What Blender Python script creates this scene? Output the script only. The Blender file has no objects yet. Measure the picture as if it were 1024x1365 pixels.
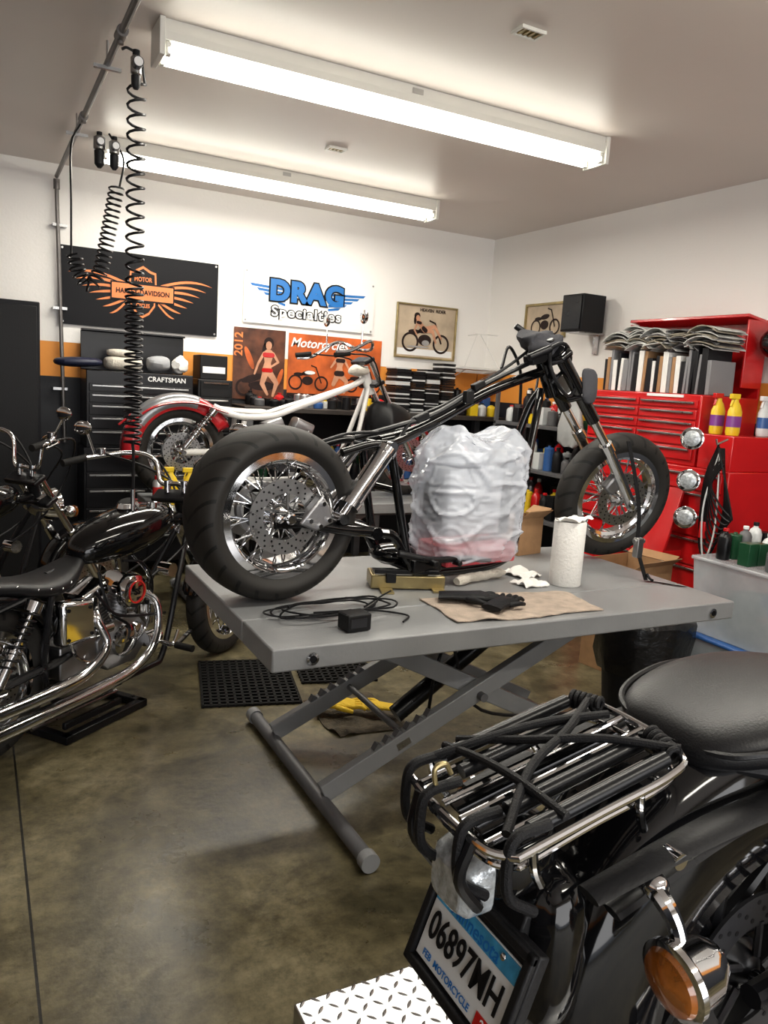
import bpy, math, random, bmesh
from mathutils import Vector, Matrix, noise
V=Vector; pi=math.pi
random.seed(7)
SC=bpy.context.scene.collection
# ---------------------------------------------------------------- materials
def mat(name,col,rough=.5,metal=0,bump=0,bscale=40,var=0,vscale=6,coat=0,alpha=1,trans=0,emit=0,rvar=0,sheen=0,spec=None):
    m=bpy.data.materials.new(name); m.use_nodes=True; nt=m.node_tree; p=nt.nodes['Principled BSDF']
    c=(col[0],col[1],col[2],1)
    if spec is None: spec=.22 if max(col)<.03 and not metal else .5
    p.inputs['Base Color'].default_value=c; p.inputs['Roughness'].default_value=rough; p.inputs['Metallic'].default_value=metal
    p.inputs['Coat Weight'].default_value=coat; p.inputs['Coat Roughness'].default_value=.04
    p.inputs['Alpha'].default_value=alpha; p.inputs['Transmission Weight'].default_value=trans
    p.inputs['Specular IOR Level'].default_value=spec; p.inputs['Sheen Weight'].default_value=sheen
    if emit: p.inputs['Emission Color'].default_value=c; p.inputs['Emission Strength'].default_value=emit
    tc=nt.nodes.new('ShaderNodeTexCoord')
    if var or rvar:
        n=nt.nodes.new('ShaderNodeTexNoise'); n.inputs['Scale'].default_value=vscale; n.inputs['Detail'].default_value=6
        nt.links.new(tc.outputs['Object'],n.inputs['Vector'])
        if var:
            r=nt.nodes.new('ShaderNodeValToRGB'); r.color_ramp.elements[0].position=.3; r.color_ramp.elements[1].position=.7
            r.color_ramp.elements[0].color=(col[0]*(1-var),col[1]*(1-var),col[2]*(1-var),1)
            r.color_ramp.elements[1].color=(min(1,col[0]*(1+var)),min(1,col[1]*(1+var)),min(1,col[2]*(1+var)),1)
            nt.links.new(n.outputs['Fac'],r.inputs[0]); nt.links.new(r.outputs[0],p.inputs['Base Color'])
        if rvar:
            mr=nt.nodes.new('ShaderNodeMapRange'); mr.inputs['To Min'].default_value=max(0,rough-rvar); mr.inputs['To Max'].default_value=rough+rvar
            nt.links.new(n.outputs['Fac'],mr.inputs['Value']); nt.links.new(mr.outputs[0],p.inputs['Roughness'])
    if bump:
        n=nt.nodes.new('ShaderNodeTexNoise'); n.inputs['Scale'].default_value=bscale; n.inputs['Detail'].default_value=4
        nt.links.new(tc.outputs['Object'],n.inputs['Vector'])
        b=nt.nodes.new('ShaderNodeBump'); b.inputs['Strength'].default_value=bump; b.inputs['Distance'].default_value=.01
        nt.links.new(n.outputs['Fac'],b.inputs['Height']); nt.links.new(b.outputs[0],p.inputs['Normal'])
    return m
CHROME=mat('chrome',(.64,.64,.65),.08,1,rvar=.04,vscale=20)
STEEL=mat('brushed_steel',(.38,.38,.38),.3,1,rvar=.1,vscale=30)
ALU=mat('cast_aluminium',(.36,.36,.37),.38,1,bump=.15,bscale=200)
DALU=mat('dark_metal',(.05,.05,.055),.4,.8)
BLK=mat('gloss_black_paint',(.003,.003,.0035),.08,0,coat=.1,spec=.38)
SBLK=mat('satin_black_metal',(.005,.005,.006),.3,0,rvar=.08,vscale=20,spec=.3)
MBLK=mat('matte_black_plastic',(.008,.008,.009),.5,0,bump=.1,bscale=150)
LEATH=mat('black_leather',(.006,.006,.007),.42,0,bump=.10,bscale=300,spec=.32)
RUB=mat('black_rubber',(.008,.0075,.007),.7,0,var=.2,vscale=12)
CORD=mat('bungee_cord_fabric',(.004,.004,.005),.55,0,bump=.3,bscale=500)
WHT=mat('white_paint',(.75,.74,.72),.3,0,coat=.3,var=.05)
RED=mat('red_enamel',(.52,.008,.010),.25,0,coat=.4,var=.12,vscale=3)
REDP=mat('red_paint_fender',(.42,.012,.018),.18,0,coat=1)
SILV=mat('silver_paint',(.30,.31,.33),.3,.6,coat=.5)
GREY=mat('lift_grey_paint',(.225,.23,.235),.34,0,var=.10,vscale=4,rvar=.12,bump=.05,bscale=90)
GREYD=mat('lift_dark_grey_paint',(.10,.10,.105),.45,0,var=.15,vscale=6)
GOLD=mat('brass_zinc',(.36,.29,.14),.35,.8,var=.2,vscale=14)
CARD=mat('cardboard',(.34,.19,.09),.85,0,var=.12,vscale=15,bump=.1)
PAPER=mat('paper_white',(.78,.77,.74),.85,0,bump=.35,bscale=90)
TOWEL=mat('beige_shop_towel',(.52,.42,.34),.95,0,var=.2,vscale=20,bump=.8,bscale=300)
RAGW=mat('white_rag',(.58,.54,.47),.9,0,var=.15,vscale=12,bump=.5,bscale=100)
GLOVE=mat('nitrile_black_glove',(.007,.007,.008),.5,0,bump=.2,bscale=120)
YEL=mat('yellow_plastic',(.75,.52,.02),.35)
YELG=mat('yellow_work_glove',(.7,.45,.02),.8,bump=.4,bscale=80)
PURP=mat('purple_label',(.2,.04,.25),.4)
ORG=mat('amber_lens',(.50,.15,.02),.1,0,coat=1,trans=.5,var=.4,vscale=40)
REDL=mat('red_lens',(.5,.01,.01),.12,0,coat=1)
CLR=mat('clear_lens',(.40,.43,.45),.08,.3,coat=1,var=.5,vscale=60,bump=.3,bscale=90)
CAN=mat('can_metal',(.55,.56,.58),.3,.8)
GRN=mat('green_bottle',(.01,.06,.025),.3)
BLU=mat('blue_plastic',(.03,.10,.3),.35)
PALE=mat('pale_plastic',(.6,.62,.62),.35)
BAG=mat('translucent_plastic_bag',(.74,.78,.86),.16,0,alpha=.5,bump=.7,bscale=14,coat=.6)
BIN=mat('translucent_bin',(.6,.65,.68),.22,0,alpha=.42,coat=.4,var=.1,vscale=9)
NAVY=mat('navy_vinyl',(.010,.014,.04),.45,bump=.1)
SKIN=mat('printed_skin_tone',(.55,.27,.16),.5,var=.25,vscale=9)
DARKP=mat('printed_dark',(.02,.01,.009),.5,var=.4,vscale=10)
BLUEP=mat('printed_blue',(.004,.13,.42),.45)
BLKP=mat('printed_black',(.003,.003,.004),.5)
ORGP=mat('printed_orange',(.72,.20,.05),.5)
WHTP=mat('printed_white',(.8,.8,.8),.5)
ORGB=mat('poster_orange',(.50,.10,.02),.35,var=.5,vscale=5)
BRNB=mat('poster_brown',(.09,.03,.015),.3,var=.8,vscale=7)
TANB=mat('poster_tan',(.50,.40,.29),.35,var=.25,vscale=5)
def tread_mat():
    m=mat('tire_rubber',(.02,.019,.018),.62); nt=m.node_tree; p=nt.nodes['Principled BSDF']; N=nt.nodes.new; L=nt.links.new
    p.inputs['Specular IOR Level'].default_value=.35
    tc=N('ShaderNodeTexCoord'); s=N('ShaderNodeSeparateXYZ'); L(tc.outputs['Object'],s.inputs[0])
    def M(op,a,b=None):
        n=N('ShaderNodeMath'); n.operation=op
        for i,x in enumerate((a,b)):
            if x is None: continue
            if isinstance(x,(int,float)): n.inputs[i].default_value=x
            else: L(x,n.inputs[i])
        return n.outputs[0]
    ang=M('ARCTAN2',s.outputs[2],s.outputs[0]); ay=M('ABSOLUTE',s.outputs[1])
    w=M('SINE',M('ADD',M('MULTIPLY',ang,22.0),M('MULTIPLY',ay,60.0)))
    g=M('GREATER_THAN',w,.84)
    r=M('SQRT',M('ADD',M('MULTIPLY',s.outputs[0],s.outputs[0]),M('MULTIPLY',s.outputs[2],s.outputs[2])))
    g=M('MULTIPLY',g,M('GREATER_THAN',r,.272))
    mx=N('ShaderNodeMix'); mx.data_type='RGBA'; L(g,mx.inputs['Factor']); mx.inputs['A'].default_value=(.014,.0125,.011,1); mx.inputs['B'].default_value=(.001,.001,.001,1)
    L(mx.outputs['Result'],p.inputs['Base Color'])
    b=N('ShaderNodeBump'); b.inputs['Strength'].default_value=.8; b.inputs['Distance'].default_value=.006; b.invert=True; L(g,b.inputs['Height']); L(b.outputs[0],p.inputs['Normal'])
    return m
TIRE=tread_mat()
# ---------------------------------------------------------------- geometry
def T(g,M): return ([M@V(v) for v in g[0]],g[1])
def box(c,s,R=None):
    x,y,z=s[0]/2,s[1]/2,s[2]/2
    vs=[V((a*x,b*y,d*z)) for a in(-1,1) for b in(-1,1) for d in(-1,1)]
    if R is not None: vs=[R@v for v in vs]
    vs=[v+V(c) for v in vs]
    return (vs,[(0,1,3,2),(4,6,7,5),(0,4,5,1),(2,3,7,6),(0,2,6,4),(1,5,7,3)])
def bb(x0,x1,y0,y1,z0,z1): return box(((x0+x1)/2,(y0+y1)/2,(z0+z1)/2),(x1-x0,y1-y0,z1-z0))
def Rz(a): return Matrix.Rotation(a,3,'Z')
def Ry(a): return Matrix.Rotation(a,3,'Y')
def Rx(a): return Matrix.Rotation(a,3,'X')
def cr(pts,n=8):
    P=[V(p) for p in pts]; P=[P[0]*2-P[1]]+P+[P[-1]*2-P[-2]]; out=[]
    for i in range(1,len(P)-2):
        for k in range(n):
            t=k/n; a,b,c,d=P[i-1:i+3]
            out.append(.5*((2*b)+(c-a)*t+(2*a-5*b+4*c-d)*t*t+(3*b-a-3*c+d)*t**3))
    out.append(P[-2]); return out
def tube(pts,r,seg=10,sm=0,closed=False,flat=1.0):
    P=cr(pts,sm) if sm else [V(p) for p in pts]
    n=len(P); rs=r if isinstance(r,(list,tuple)) else None
    tan=[]
    for i in range(n):
        if closed: t=P[(i+1)%n]-P[i-1]
        else: t=P[min(i+1,n-1)]-P[max(i-1,0)]
        tan.append(t.normalized() if t.length>1e-9 else V((0,0,1)))
    up=V((0,0,1)) if abs(tan[0].z)<.9 else V((1,0,0))
    nrm=(up-tan[0]*up.dot(tan[0])).normalized(); vs=[];fs=[]
    for i in range(n):
        nrm=(nrm-tan[i]*nrm.dot(tan[i])).normalized(); bi=tan[i].cross(nrm)
        if rs: u=i/(n-1)*(len(rs)-1); k=min(int(u),len(rs)-2); rr=rs[k]+(rs[k+1]-rs[k])*(u-k)
        else: rr=r
        for j in range(seg):
            a=2*pi*j/seg; vs.append(P[i]+nrm*rr*math.cos(a)*flat+bi*rr*math.sin(a))
    m=n if closed else n-1
    for i in range(m):
        for j in range(seg):
            a=i*seg+j;b=i*seg+(j+1)%seg;c=((i+1)%n)*seg+(j+1)%seg;d=((i+1)%n)*seg+j
            fs.append((a,b,c,d))
    if not closed: fs.append(tuple(range(seg))[::-1]); fs.append(tuple((n-1)*seg+j for j in range(seg)))
    return (vs,fs)
def cyl(a,b,r,r2=None,seg=20):
    return tube([a,b],[r,r if r2 is None else r2],seg)
def axM(p,d):
    d=V(d).normalized(); return Matrix.Translation(p)@d.to_track_quat('Z','Y').to_matrix().to_4x4()
def lathe(prof,p=(0,0,0),d=(0,0,1),seg=28,closed=False):
    M=axM(p,d); vs=[];fs=[];n=len(prof)
    for j in range(seg):
        a=2*pi*j/seg
        for r,h in prof: vs.append(M@V((r*math.cos(a),r*math.sin(a),h)))
    m=n if closed else n-1
    for j in range(seg):
        for i in range(m):
            k=(i+1)%n; j2=(j+1)%seg
            fs.append((j*n+i,j2*n+i,j2*n+k,j*n+k))
    if not closed:
        if prof[0][0]>1e-6: fs.append(tuple(j*n for j in range(seg))[::-1])
        if prof[-1][0]>1e-6: fs.append(tuple(j*n+n-1 for j in range(seg)))
    return (vs,fs)
def ball(c,r,s=(1,1,1),seg=18):
    n=10; g=lathe([(max(1e-7,r*math.sin(pi*i/n)),-r*math.cos(pi*i/n)) for i in range(n+1)],seg=seg)
    return ([V(c)+V((v.x*s[0],v.y*s[1],v.z*s[2])) for v in g[0]],g[1])
def loft(secs):
    n=len(secs[0]); vs=[V(p) for s in secs for p in s]; fs=[]
    for i in range(len(secs)-1):
        for j in range(n): fs.append((i*n+j,i*n+(j+1)%n,(i+1)*n+(j+1)%n,(i+1)*n+j))
    fs.append(tuple(range(n))[::-1]); fs.append(tuple((len(secs)-1)*n+j for j in range(n))); return (vs,fs)
def sec(x,z,hw,hh,n=2.4,seg=20,y=0,flatb=1):
    out=[]
    for j in range(seg):
        a=2*pi*j/seg;c=math.cos(a);s=math.sin(a)
        yy=hw*math.copysign(abs(c)**(2/n),c); zz=hh*math.copysign(abs(s)**(2/n),s)
        if zz<0: zz*=flatb
        out.append((x,y+yy,z+zz))
    return out
def coil(p0,p1,R,r,turns,seg=6,ppt=12):
    p0=V(p0);p1=V(p1);d=(p1-p0);M=axM(p0,d);L=d.length;N=int(turns*ppt)
    return tube([M@V((R*math.cos(2*pi*i/ppt),R*math.sin(2*pi*i/ppt),L*i/N)) for i in range(N+1)],r,seg)
def coilpath(path,R,r,dens,seg=6,ppt=10):
    P=[V(p) for p in path]; out=[]; ph=0
    for i in range(len(P)-1):
        a,b=P[i],P[i+1]; t=(b-a).normalized(); s=t.cross(V((0,1,0))); s=s.normalized() if s.length>.01 else V((1,0,0)); w=t.cross(s)
        n=max(2,int((b-a).length/dens[min(i,len(dens)-1)]*ppt))
        for k in range(n):
            c=a+(b-a)*k/n; out.append(c+s*R*math.cos(ph)+w*R*math.sin(ph)); ph+=2*pi/ppt
    return tube(out,r,seg)
def fender(c,R,w,a0,a1,depth=.06,n=28,th=.004):
    prof=[]; K=16
    for k in range(K+1):
        t=-1+2*k/K; y=w/2*math.sin(t*pi/2); rr=-depth*(abs(t)**3.2)
        prof.append((y,rr))
    inner=[(y*(1-2*th/w),rr-th) for y,rr in prof][::-1]
    pr=prof+inner; secs=[]
    for i in range(n+1):
        a=a0+(a1-a0)*i/n; x,z=math.cos(a),math.sin(a)
        e=min(1,min(i,n-i)/2.5+.65)
        secs.append([(c[0]+(R+rr)*x,c[1]+y*e,c[2]+(R+rr)*z) for y,rr in pr])
    return loft(secs)
def textg(body,size,M,offset=0,ext=.0008,align='CENTER',shear=0,sp=1.0):
    cu=bpy.data.curves.new('tmp','FONT'); cu.body=body; cu.size=size; cu.offset=offset; cu.extrude=ext; cu.align_x=align; cu.align_y='CENTER'; cu.shear=shear; cu.resolution_u=4; cu.space_character=sp
    o=bpy.data.objects.new('tmp',cu); SC.objects.link(o); bpy.context.view_layer.update()
    me=bpy.data.meshes.new_from_object(o.evaluated_get(bpy.context.evaluated_depsgraph_get()))
    g=([M@v.co for v in me.vertices],[tuple(p.vertices) for p in me.polygons])
    bpy.data.objects.remove(o); bpy.data.curves.remove(cu); bpy.data.meshes.remove(me); return g
def xz(x,y,z,sx=1):
    return Matrix(((sx,0,0,x),(0,0,-1,y),(0,1,0,z),(0,0,0,1)))
def flat(pts,y,th=.0015):
    n=len(pts); vs=[V((p[0],y,p[1])) for p in pts]+[V((p[0],y+th,p[1])) for p in pts]
    fs=[tuple(range(n)),tuple(range(n,2*n))[::-1]]+[(i,(i+1)%n,n+(i+1)%n,n+i) for i in range(n)]
    return (vs,fs)
def ell(cx,cz,rx,rz,y,n=24,rot=0):
    return flat([(cx+rx*math.cos(a)*math.cos(rot)-rz*math.sin(a)*math.sin(rot),cz+rx*math.cos(a)*math.sin(rot)+rz*math.sin(a)*math.cos(rot)) for a in [2*pi*i/n for i in range(n)]],y)
class Obj:
    def __init__(s,name,loc=(0,0,0),rz=0,local=False):
        s.e=bpy.data.objects.new(name,None); SC.objects.link(s.e); s.e.empty_display_size=.05
        s.M=Matrix.Translation(loc)@Matrix.Rotation(rz,4,'Z'); s.e.matrix_world=s.M; s.inv=Matrix.Identity(4) if local else s.M.inverted()
    def part(s,name,m,geoms,bevel=0,smooth=35,sub=0,at=None,P=None):
        if isinstance(geoms,tuple): geoms=[geoms]
        vs=[];fs=[]
        for g in geoms:
            k=len(vs)
            for v in g[0]:
                v=V(v)
                if P is not None and at is None: v=P@v
                vs.append(v if at is not None else s.inv@v)
            fs+= [tuple(i+k for i in f) for f in g[1]]
        me=bpy.data.meshes.new(name); me.from_pydata([tuple(v) for v in vs],[],fs); me.update()
        bm=bmesh.new(); bm.from_mesh(me); bmesh.ops.recalc_face_normals(bm,faces=bm.faces); bm.to_mesh(me); bm.free()
        me.materials.append(m)
        o=bpy.data.objects.new(name,me); SC.objects.link(o); o.parent=s.e
        if at is not None: o.matrix_local=s.inv@((P@at) if P is not None else at)
        if smooth:
            for p in me.polygons: p.use_smooth=True
            me.set_sharp_from_angle(angle=math.radians(smooth))
        if bevel:
            b=o.modifiers.new('bevel','BEVEL'); b.width=bevel; b.segments=2; b.limit_method='ANGLE'; b.angle_limit=.6
        if sub:
            b=o.modifiers.new('sub','SUBSURF'); b.levels=sub; b.render_levels=sub
        return o
def crumple(g,amp,sc,seed=0):
    o=[]
    for v in g[0]:
        n=noise.noise_vector(V(v)*sc+V((seed,seed*2,0))); o.append(V(v)+n*amp)
    return (o,g[1])
def gridcloth(x0,x1,y0,y1,z,nx,ny,amp,sc,seed=0,rot=0,th=.004):
    vs=[];fs=[];cx,cy=(x0+x1)/2,(y0+y1)/2
    for s in (0,1):
        for i in range(nx+1):
            for j in range(ny+1):
                x=x0+(x1-x0)*i/nx;y=y0+(y1-y0)*j/ny
                ex=noise.noise(V((x*4,y*4,seed)))*.05
                dx,dy=x-cx+ex,y-cy+noise.noise(V((y*5,x*3,seed+3)))*.05
                X=cx+dx*math.cos(rot)-dy*math.sin(rot);Y=cy+dx*math.sin(rot)+dy*math.cos(rot)
                h=abs(noise.noise(V((x*sc,y*sc,seed))))*amp
                vs.append(V((X,Y,z+h+(th if s==0 else 0))))
    n=(nx+1)*(ny+1)
    for i in range(nx):
        for j in range(ny):
            a=i*(ny+1)+j;q=(a,a+ny+1,a+ny+2,a+1); fs.append(q); fs.append(tuple(k+n for k in q)[::-1])
    ring=[i*(ny+1) for i in range(nx+1)]+[nx*(ny+1)+j for j in range(1,ny+1)]+[i*(ny+1)+ny for i in range(nx-1,-1,-1)]+[j for j in range(ny-1,0,-1)]
    for k in range(len(ring)):
        a=ring[k];b=ring[(k+1)%len(ring)]; fs.append((a,a+n,b+n,b))
    return (vs,fs)
# ---------------------------------------------------------------- camera
dX=V((0.8863,-0.0187,0.4628)).normalized();dY=V((-0.4592,-0.1725,0.8714)); dY=(dY-dX*dX.dot(dY)).normalized(); dZ=dX.cross(dY)
right=V((dX.x,dY.x,dZ.x));down=V((dX.y,dY.y,dZ.y));fwd=V((dX.z,dY.z,dZ.z))
cam=bpy.data.cameras.new('camera'); co=bpy.data.objects.new('camera',cam); SC.objects.link(co)
R3=Matrix((right,-down,-fwd)).transposed(); co.matrix_world=Matrix.Translation((0,0,1.6))@R3.to_4x4()
cam.sensor_width=36; cam.sensor_height=36; cam.lens=1038/1365*36; cam.clip_start=.05; bpy.context.scene.camera=co
# ---------------------------------------------------------------- room
YB=6.557;XR=4.51;XL=-3.2;YF=-3.2;H=3.05
def single(name,m,geoms):
    vs=[];fs=[]
    if isinstance(geoms,tuple): geoms=[geoms]
    for g in geoms:
        n=len(vs); vs+=[tuple(v) for v in g[0]]; fs+=[tuple(i+n for i in f) for f in g[1]]
    me=bpy.data.meshes.new(name); me.from_pydata(vs,[],fs); me.update(); me.materials.append(m)
    o=bpy.data.objects.new(name,me); SC.objects.link(o); return o
def wall_mat():
    m=mat('painted_wall_with_stripe',(.8,.79,.77),.6,bump=.12,bscale=60); nt=m.node_tree; p=nt.nodes['Principled BSDF']; N=nt.nodes.new; L=nt.links.new
    tc=N('ShaderNodeTexCoord'); s=N('ShaderNodeSeparateXYZ'); L(tc.outputs['Object'],s.inputs[0])
    r=N('ShaderNodeValToRGB'); r.color_ramp.interpolation='CONSTANT'; e=r.color_ramp.elements
    e[0].position=0; e[0].color=(.008,.009,.014,1); e[1].position=1.49/3.05; e[1].color=(.80,.30,.045,1)
    x=e.new(1.755/3.05); x.color=(.84,.82,.795,1)
    d=N('ShaderNodeMath'); d.operation='DIVIDE'; d.inputs[1].default_value=3.05; L(s.outputs[2],d.inputs[0]); L(d.outputs[0],r.inputs[0]); L(r.outputs[0],p.inputs['Base Color']); return m
WALL=wall_mat()
def floor_mat():
    m=bpy.data.materials.new('stained_concrete'); m.use_nodes=True; nt=m.node_tree; p=nt.nodes['Principled BSDF']; N=nt.nodes.new; L=nt.links.new
    tc=N('ShaderNodeTexCoord')
    def nz(s,d=6,r=.6,dist=0):
        n=N('ShaderNodeTexNoise'); n.inputs['Scale'].default_value=s; n.inputs['Detail'].default_value=d; n.inputs['Roughness'].default_value=r; n.inputs['Distortion'].default_value=dist; L(tc.outputs['Object'],n.inputs['Vector']); return n
    a=nz(1.9,9,.68,.5); r=N('ShaderNodeValToRGB'); e=r.color_ramp.elements
    e[0].position=.36; e[0].color=(.052,.044,.022,1); e[1].position=.66; e[1].color=(.225,.195,.118,1); x=e.new(.49); x.color=(.122,.102,.055,1)
    L(a.outputs['Fac'],r.inputs[0])
    b=nz(14,10,.78); r2=N('ShaderNodeValToRGB'); r2.color_ramp.elements[0].position=.36; r2.color_ramp.elements[0].color=(.45,.45,.44,1); r2.color_ramp.elements[1].position=.6; r2.color_ramp.elements[1].color=(1.1,1.1,1.08,1); L(b.outputs['Fac'],r2.inputs[0])
    mx=N('ShaderNodeMix'); mx.data_type='RGBA'; mx.blend_type='MULTIPLY'; mx.inputs['Factor'].default_value=1; L(r.outputs[0],mx.inputs['A']); L(r2.outputs[0],mx.inputs['B'])
    s=N('ShaderNodeSeparateXYZ'); L(tc.outputs['Object'],s.inputs[0])
    def M(op,x,y):
        n=N('ShaderNodeMath'); n.operation=op
        for i,v in enumerate((x,y)):
            if isinstance(v,(int,float)): n.inputs[i].default_value=v
            else: L(v,n.inputs[i])
        return n.outputs[0]
    seam=M('LESS_THAN',M('ABSOLUTE',M('SUBTRACT',s.outputs[0],.115),0),.004)
    mx2=N('ShaderNodeMix'); mx2.data_type='RGBA'; L(seam,mx2.inputs['Factor']); L(mx.outputs['Result'],mx2.inputs['A']); mx2.inputs['B'].default_value=(.01,.009,.007,1)
    L(mx2.outputs['Result'],p.inputs['Base Color'])
    mr=N('ShaderNodeMapRange'); mr.inputs['To Min'].default_value=.18; mr.inputs['To Max'].default_value=.42; L(nz(3).outputs['Fac'],mr.inputs['Value']); L(mr.outputs[0],p.inputs['Roughness'])
    bp=N('ShaderNodeBump'); bp.inputs['Strength'].default_value=.1; bp.inputs['Distance'].default_value=.01; L(nz(40).outputs['Fac'],bp.inputs['Height']); L(bp.outputs[0],p.inputs['Normal'])
    return m
CEIL=mat('ceiling_paint',(.66,.60,.555),.4,bump=.05,bscale=50,var=.03,vscale=1)
single('floor',floor_mat(),bb(XL-.1,XR+.1,YF-.1,YB+.1,-.1,0))
single('ceiling',CEIL,bb(XL-.1,XR+.1,YF-.1,YB+.1,H,H+.1))
single('wall_back',WALL,bb(XL-.1,XR+.1,YB,YB+.1,0,H))
single('wall_right',WALL,bb(XR,XR+.1,YF,YB,0,H))
single('wall_left',WALL,bb(XL-.1,XL,YF,YB,0,H))
single('wall_front',WALL,[bb(XL,-1.6,YF-.1,YF,0,H),bb(3.6,XR,YF-.1,YF,0,H),bb(-1.6,3.6,YF-.1,YF,2.5,H)])
single('baseboard_back',MBLK,bb(XL,XR,YB-.012,YB,0,.1))
# ---------------------------------------------------------------- light fixtures
TUBEM=mat('fluorescent_tube_glow',(1,.97,.86),.3,emit=14)
FIX=mat('fixture_white_enamel',(.70,.69,.64),.3,coat=.2)
def fixture(x0,x1,y,energy=41):
    o=Obj('fluorescent_light_fixture',((x0+x1)/2,y,H))
    pr=[(-.075,H-.001),(.075,H-.001),(.08,H-.05),(.08,H-.085),(.05,H-.095),(-.05,H-.095),(-.08,H-.085),(-.08,H-.05)]
    o.part('channel_housing',FIX,loft([[(x0,y+a,b) for a,b in pr],[(x1,y+a,b) for a,b in pr]]),smooth=0)
    o.part('end_caps',FIX,[bb(x-.012,x+.012,y-.095,y+.095,H-.15,H-.002) for x in (x0,x1)],bevel=.003)
    o.part('tubes',TUBEM,[cyl((x0+.03,y+d,H-.122),(x1-.03,y+d,H-.122),.019) for d in(-.062,.062)])
    o.part('sockets',FIX,[bb(x-.010,x+.010,y+d-.015,y+d+.015,H-.142,H-.09) for x in(x0+.03,x1-.03) for d in(-.062,.062)],bevel=.003)
    o.part('maker_label',STEEL,[bb((x0+x1)/2-.03,(x0+x1)/2+.03,y-.082,y-.08,H-.04,H-.015)])
    l=bpy.data.lights.new('fixture_light','AREA'); l.shape='RECTANGLE'; l.size=x1-x0-.1; l.size_y=.16; l.energy=energy; l.color=(1,.95,.85)
    lo=bpy.data.objects.new('fixture_light',l); SC.objects.link(lo); lo.parent=o.e; lo.matrix_local=Matrix.Translation((0,0,-.155))
fixture(.72,3.18,3.68); fixture(.74,3.24,5.62); fixture(.72,3.18,1.6); fixture(.72,3.18,-.9)
for k,(x,y) in enumerate([(2.02,2.82),(2.05,4.82)]):
    o=Obj('ceiling_vent',(x,y,H))
    o.part('frame',FIX,[bb(x-.06,x+.06,y-.04,y-.03,H-.014,H-.001),bb(x-.06,x+.06,y+.03,y+.04,H-.014,H-.001),bb(x-.06,x-.05,y-.03,y+.03,H-.014,H-.001),bb(x+.05,x+.06,y-.03,y+.03,H-.014,H-.001)])
    o.part('slots',GOLD,[bb(x-.05,x+.05,y-.03,y+.03,H-.006,H-.001)]+[bb(x-.04+i*.025,x-.03+i*.025,y-.025,y+.025,H-.012,H-.006) for i in range(4)])
def area(name,loc,rot,sx,sy,e,col):
    l=bpy.data.lights.new(name,'AREA'); l.shape='RECTANGLE'; l.size=sx;l.size_y=sy;l.energy=e;l.color=col
    o=bpy.data.objects.new(name,l); SC.objects.link(o); o.location=loc; o.rotation_euler=rot; return o
area('doorway_daylight',(1.0,-3.15,1.35),(math.radians(86),0,0),5.0,2.3,140,(1,.98,.96))
w=bpy.data.worlds.new('world'); bpy.context.scene.world=w; w.use_nodes=True; w.node_tree.nodes['Background'].inputs[0].default_value=(.85,.9,1,1); w.node_tree.nodes['Background'].inputs[1].default_value=1.0
# ---------------------------------------------------------------- air line
PIPE=mat('galvanised_pipe',(.16,.15,.145),.45,.7,var=.15)
o=Obj('compressed_air_pipe',(.56,3,2.95))
o.part('pipe',PIPE,[tube([(.56,-1.5,2.95),(.56,6.50,2.95)],.015,10)])
o.part('fittings',PIPE,[cyl((.56,y-.04,2.95),(.56,y+.04,2.95),.024) for y in(3.62,4.9,2.0)]+[cyl((.56,y,2.95),(.56,y,2.915),.013) for y in(3.64,4.88)])
o.part('hangers',STEEL,[tube([(.56,y,H-.002),(.56,y,2.93)],.006,8) for y in(4.0,5.2,2.6)]+[bb(.5,.62,y-.01,y+.01,2.925,2.94) for y in(4.0,5.2,2.6)])
o=Obj('compressed_air_pipe',(.57,6.5,0)); o.part('drop_pipe',PIPE,[tube([(.56,6.5,2.93),(.56,6.5,2.85),(.61,6.5,1.0)],.015,10),cyl((.56,6.5,2.93),(.56,6.5,2.86),.022)])
o.part('wall_clamps',STEEL,[bb(.53,.63,6.49,6.552,z,z+.02) for z in(2.6,2.0,1.4)])
def filt(x,y,z,s=1):
    o=Obj('air_filter_regulator',(x,y,z))
    o.part('filter_body',STEEL,[lathe([(.02*s,-.04),(.032*s,-.03),(.032*s,.03),(.02*s,.04)],(x,y,z))]); o.part('filter_bowl',MBLK,lathe([(.01,-.13*s),(.026*s,-.11*s),(.028*s,-.04)],(x,y,z)))
    o.part('gauge',DALU,[cyl((x,y-.02,z),(x,y-.06,z),.022)]); o.part('gauge_face',WHTP,[cyl((x,y-.0605,z),(x,y-.062,z),.018)])
    o.part('knob',MBLK,[cyl((x,y,z+.04),(x,y,z+.06),.015)])
filt(.64,4.86,2.82); filt(.72,4.86,2.81,.9); filt(.62,3.62,2.84,.7)
o=Obj('coiled_air_hose',(.637,3.7,2.85))
HOSE=mat('black_hose',(.006,.006,.007),.35)
o.part('coil',HOSE,[coilpath([(.637,3.7,2.80),(.637,3.7,1.95),(.637,3.7,1.25)],.037,.006,[.06,.028])]+[tube([(.575,3.70,2.92),(.60,3.7,2.93),(.65,3.7,2.9),(.673,3.7,2.80)],.006,8,6),tube([(.637,3.7,1.27),(.64,3.69,1.18),(.637,3.68,1.03)],.007,8,4)])
o.part('couplers',CHROME,[cyl((.637,3.68,1.05),(.637,3.68,.98),.011),cyl((.637,3.68,.98),(.637,3.68,.95),.007)])
o=Obj('coiled_air_hose',(.7,4.9,2.8))
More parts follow.
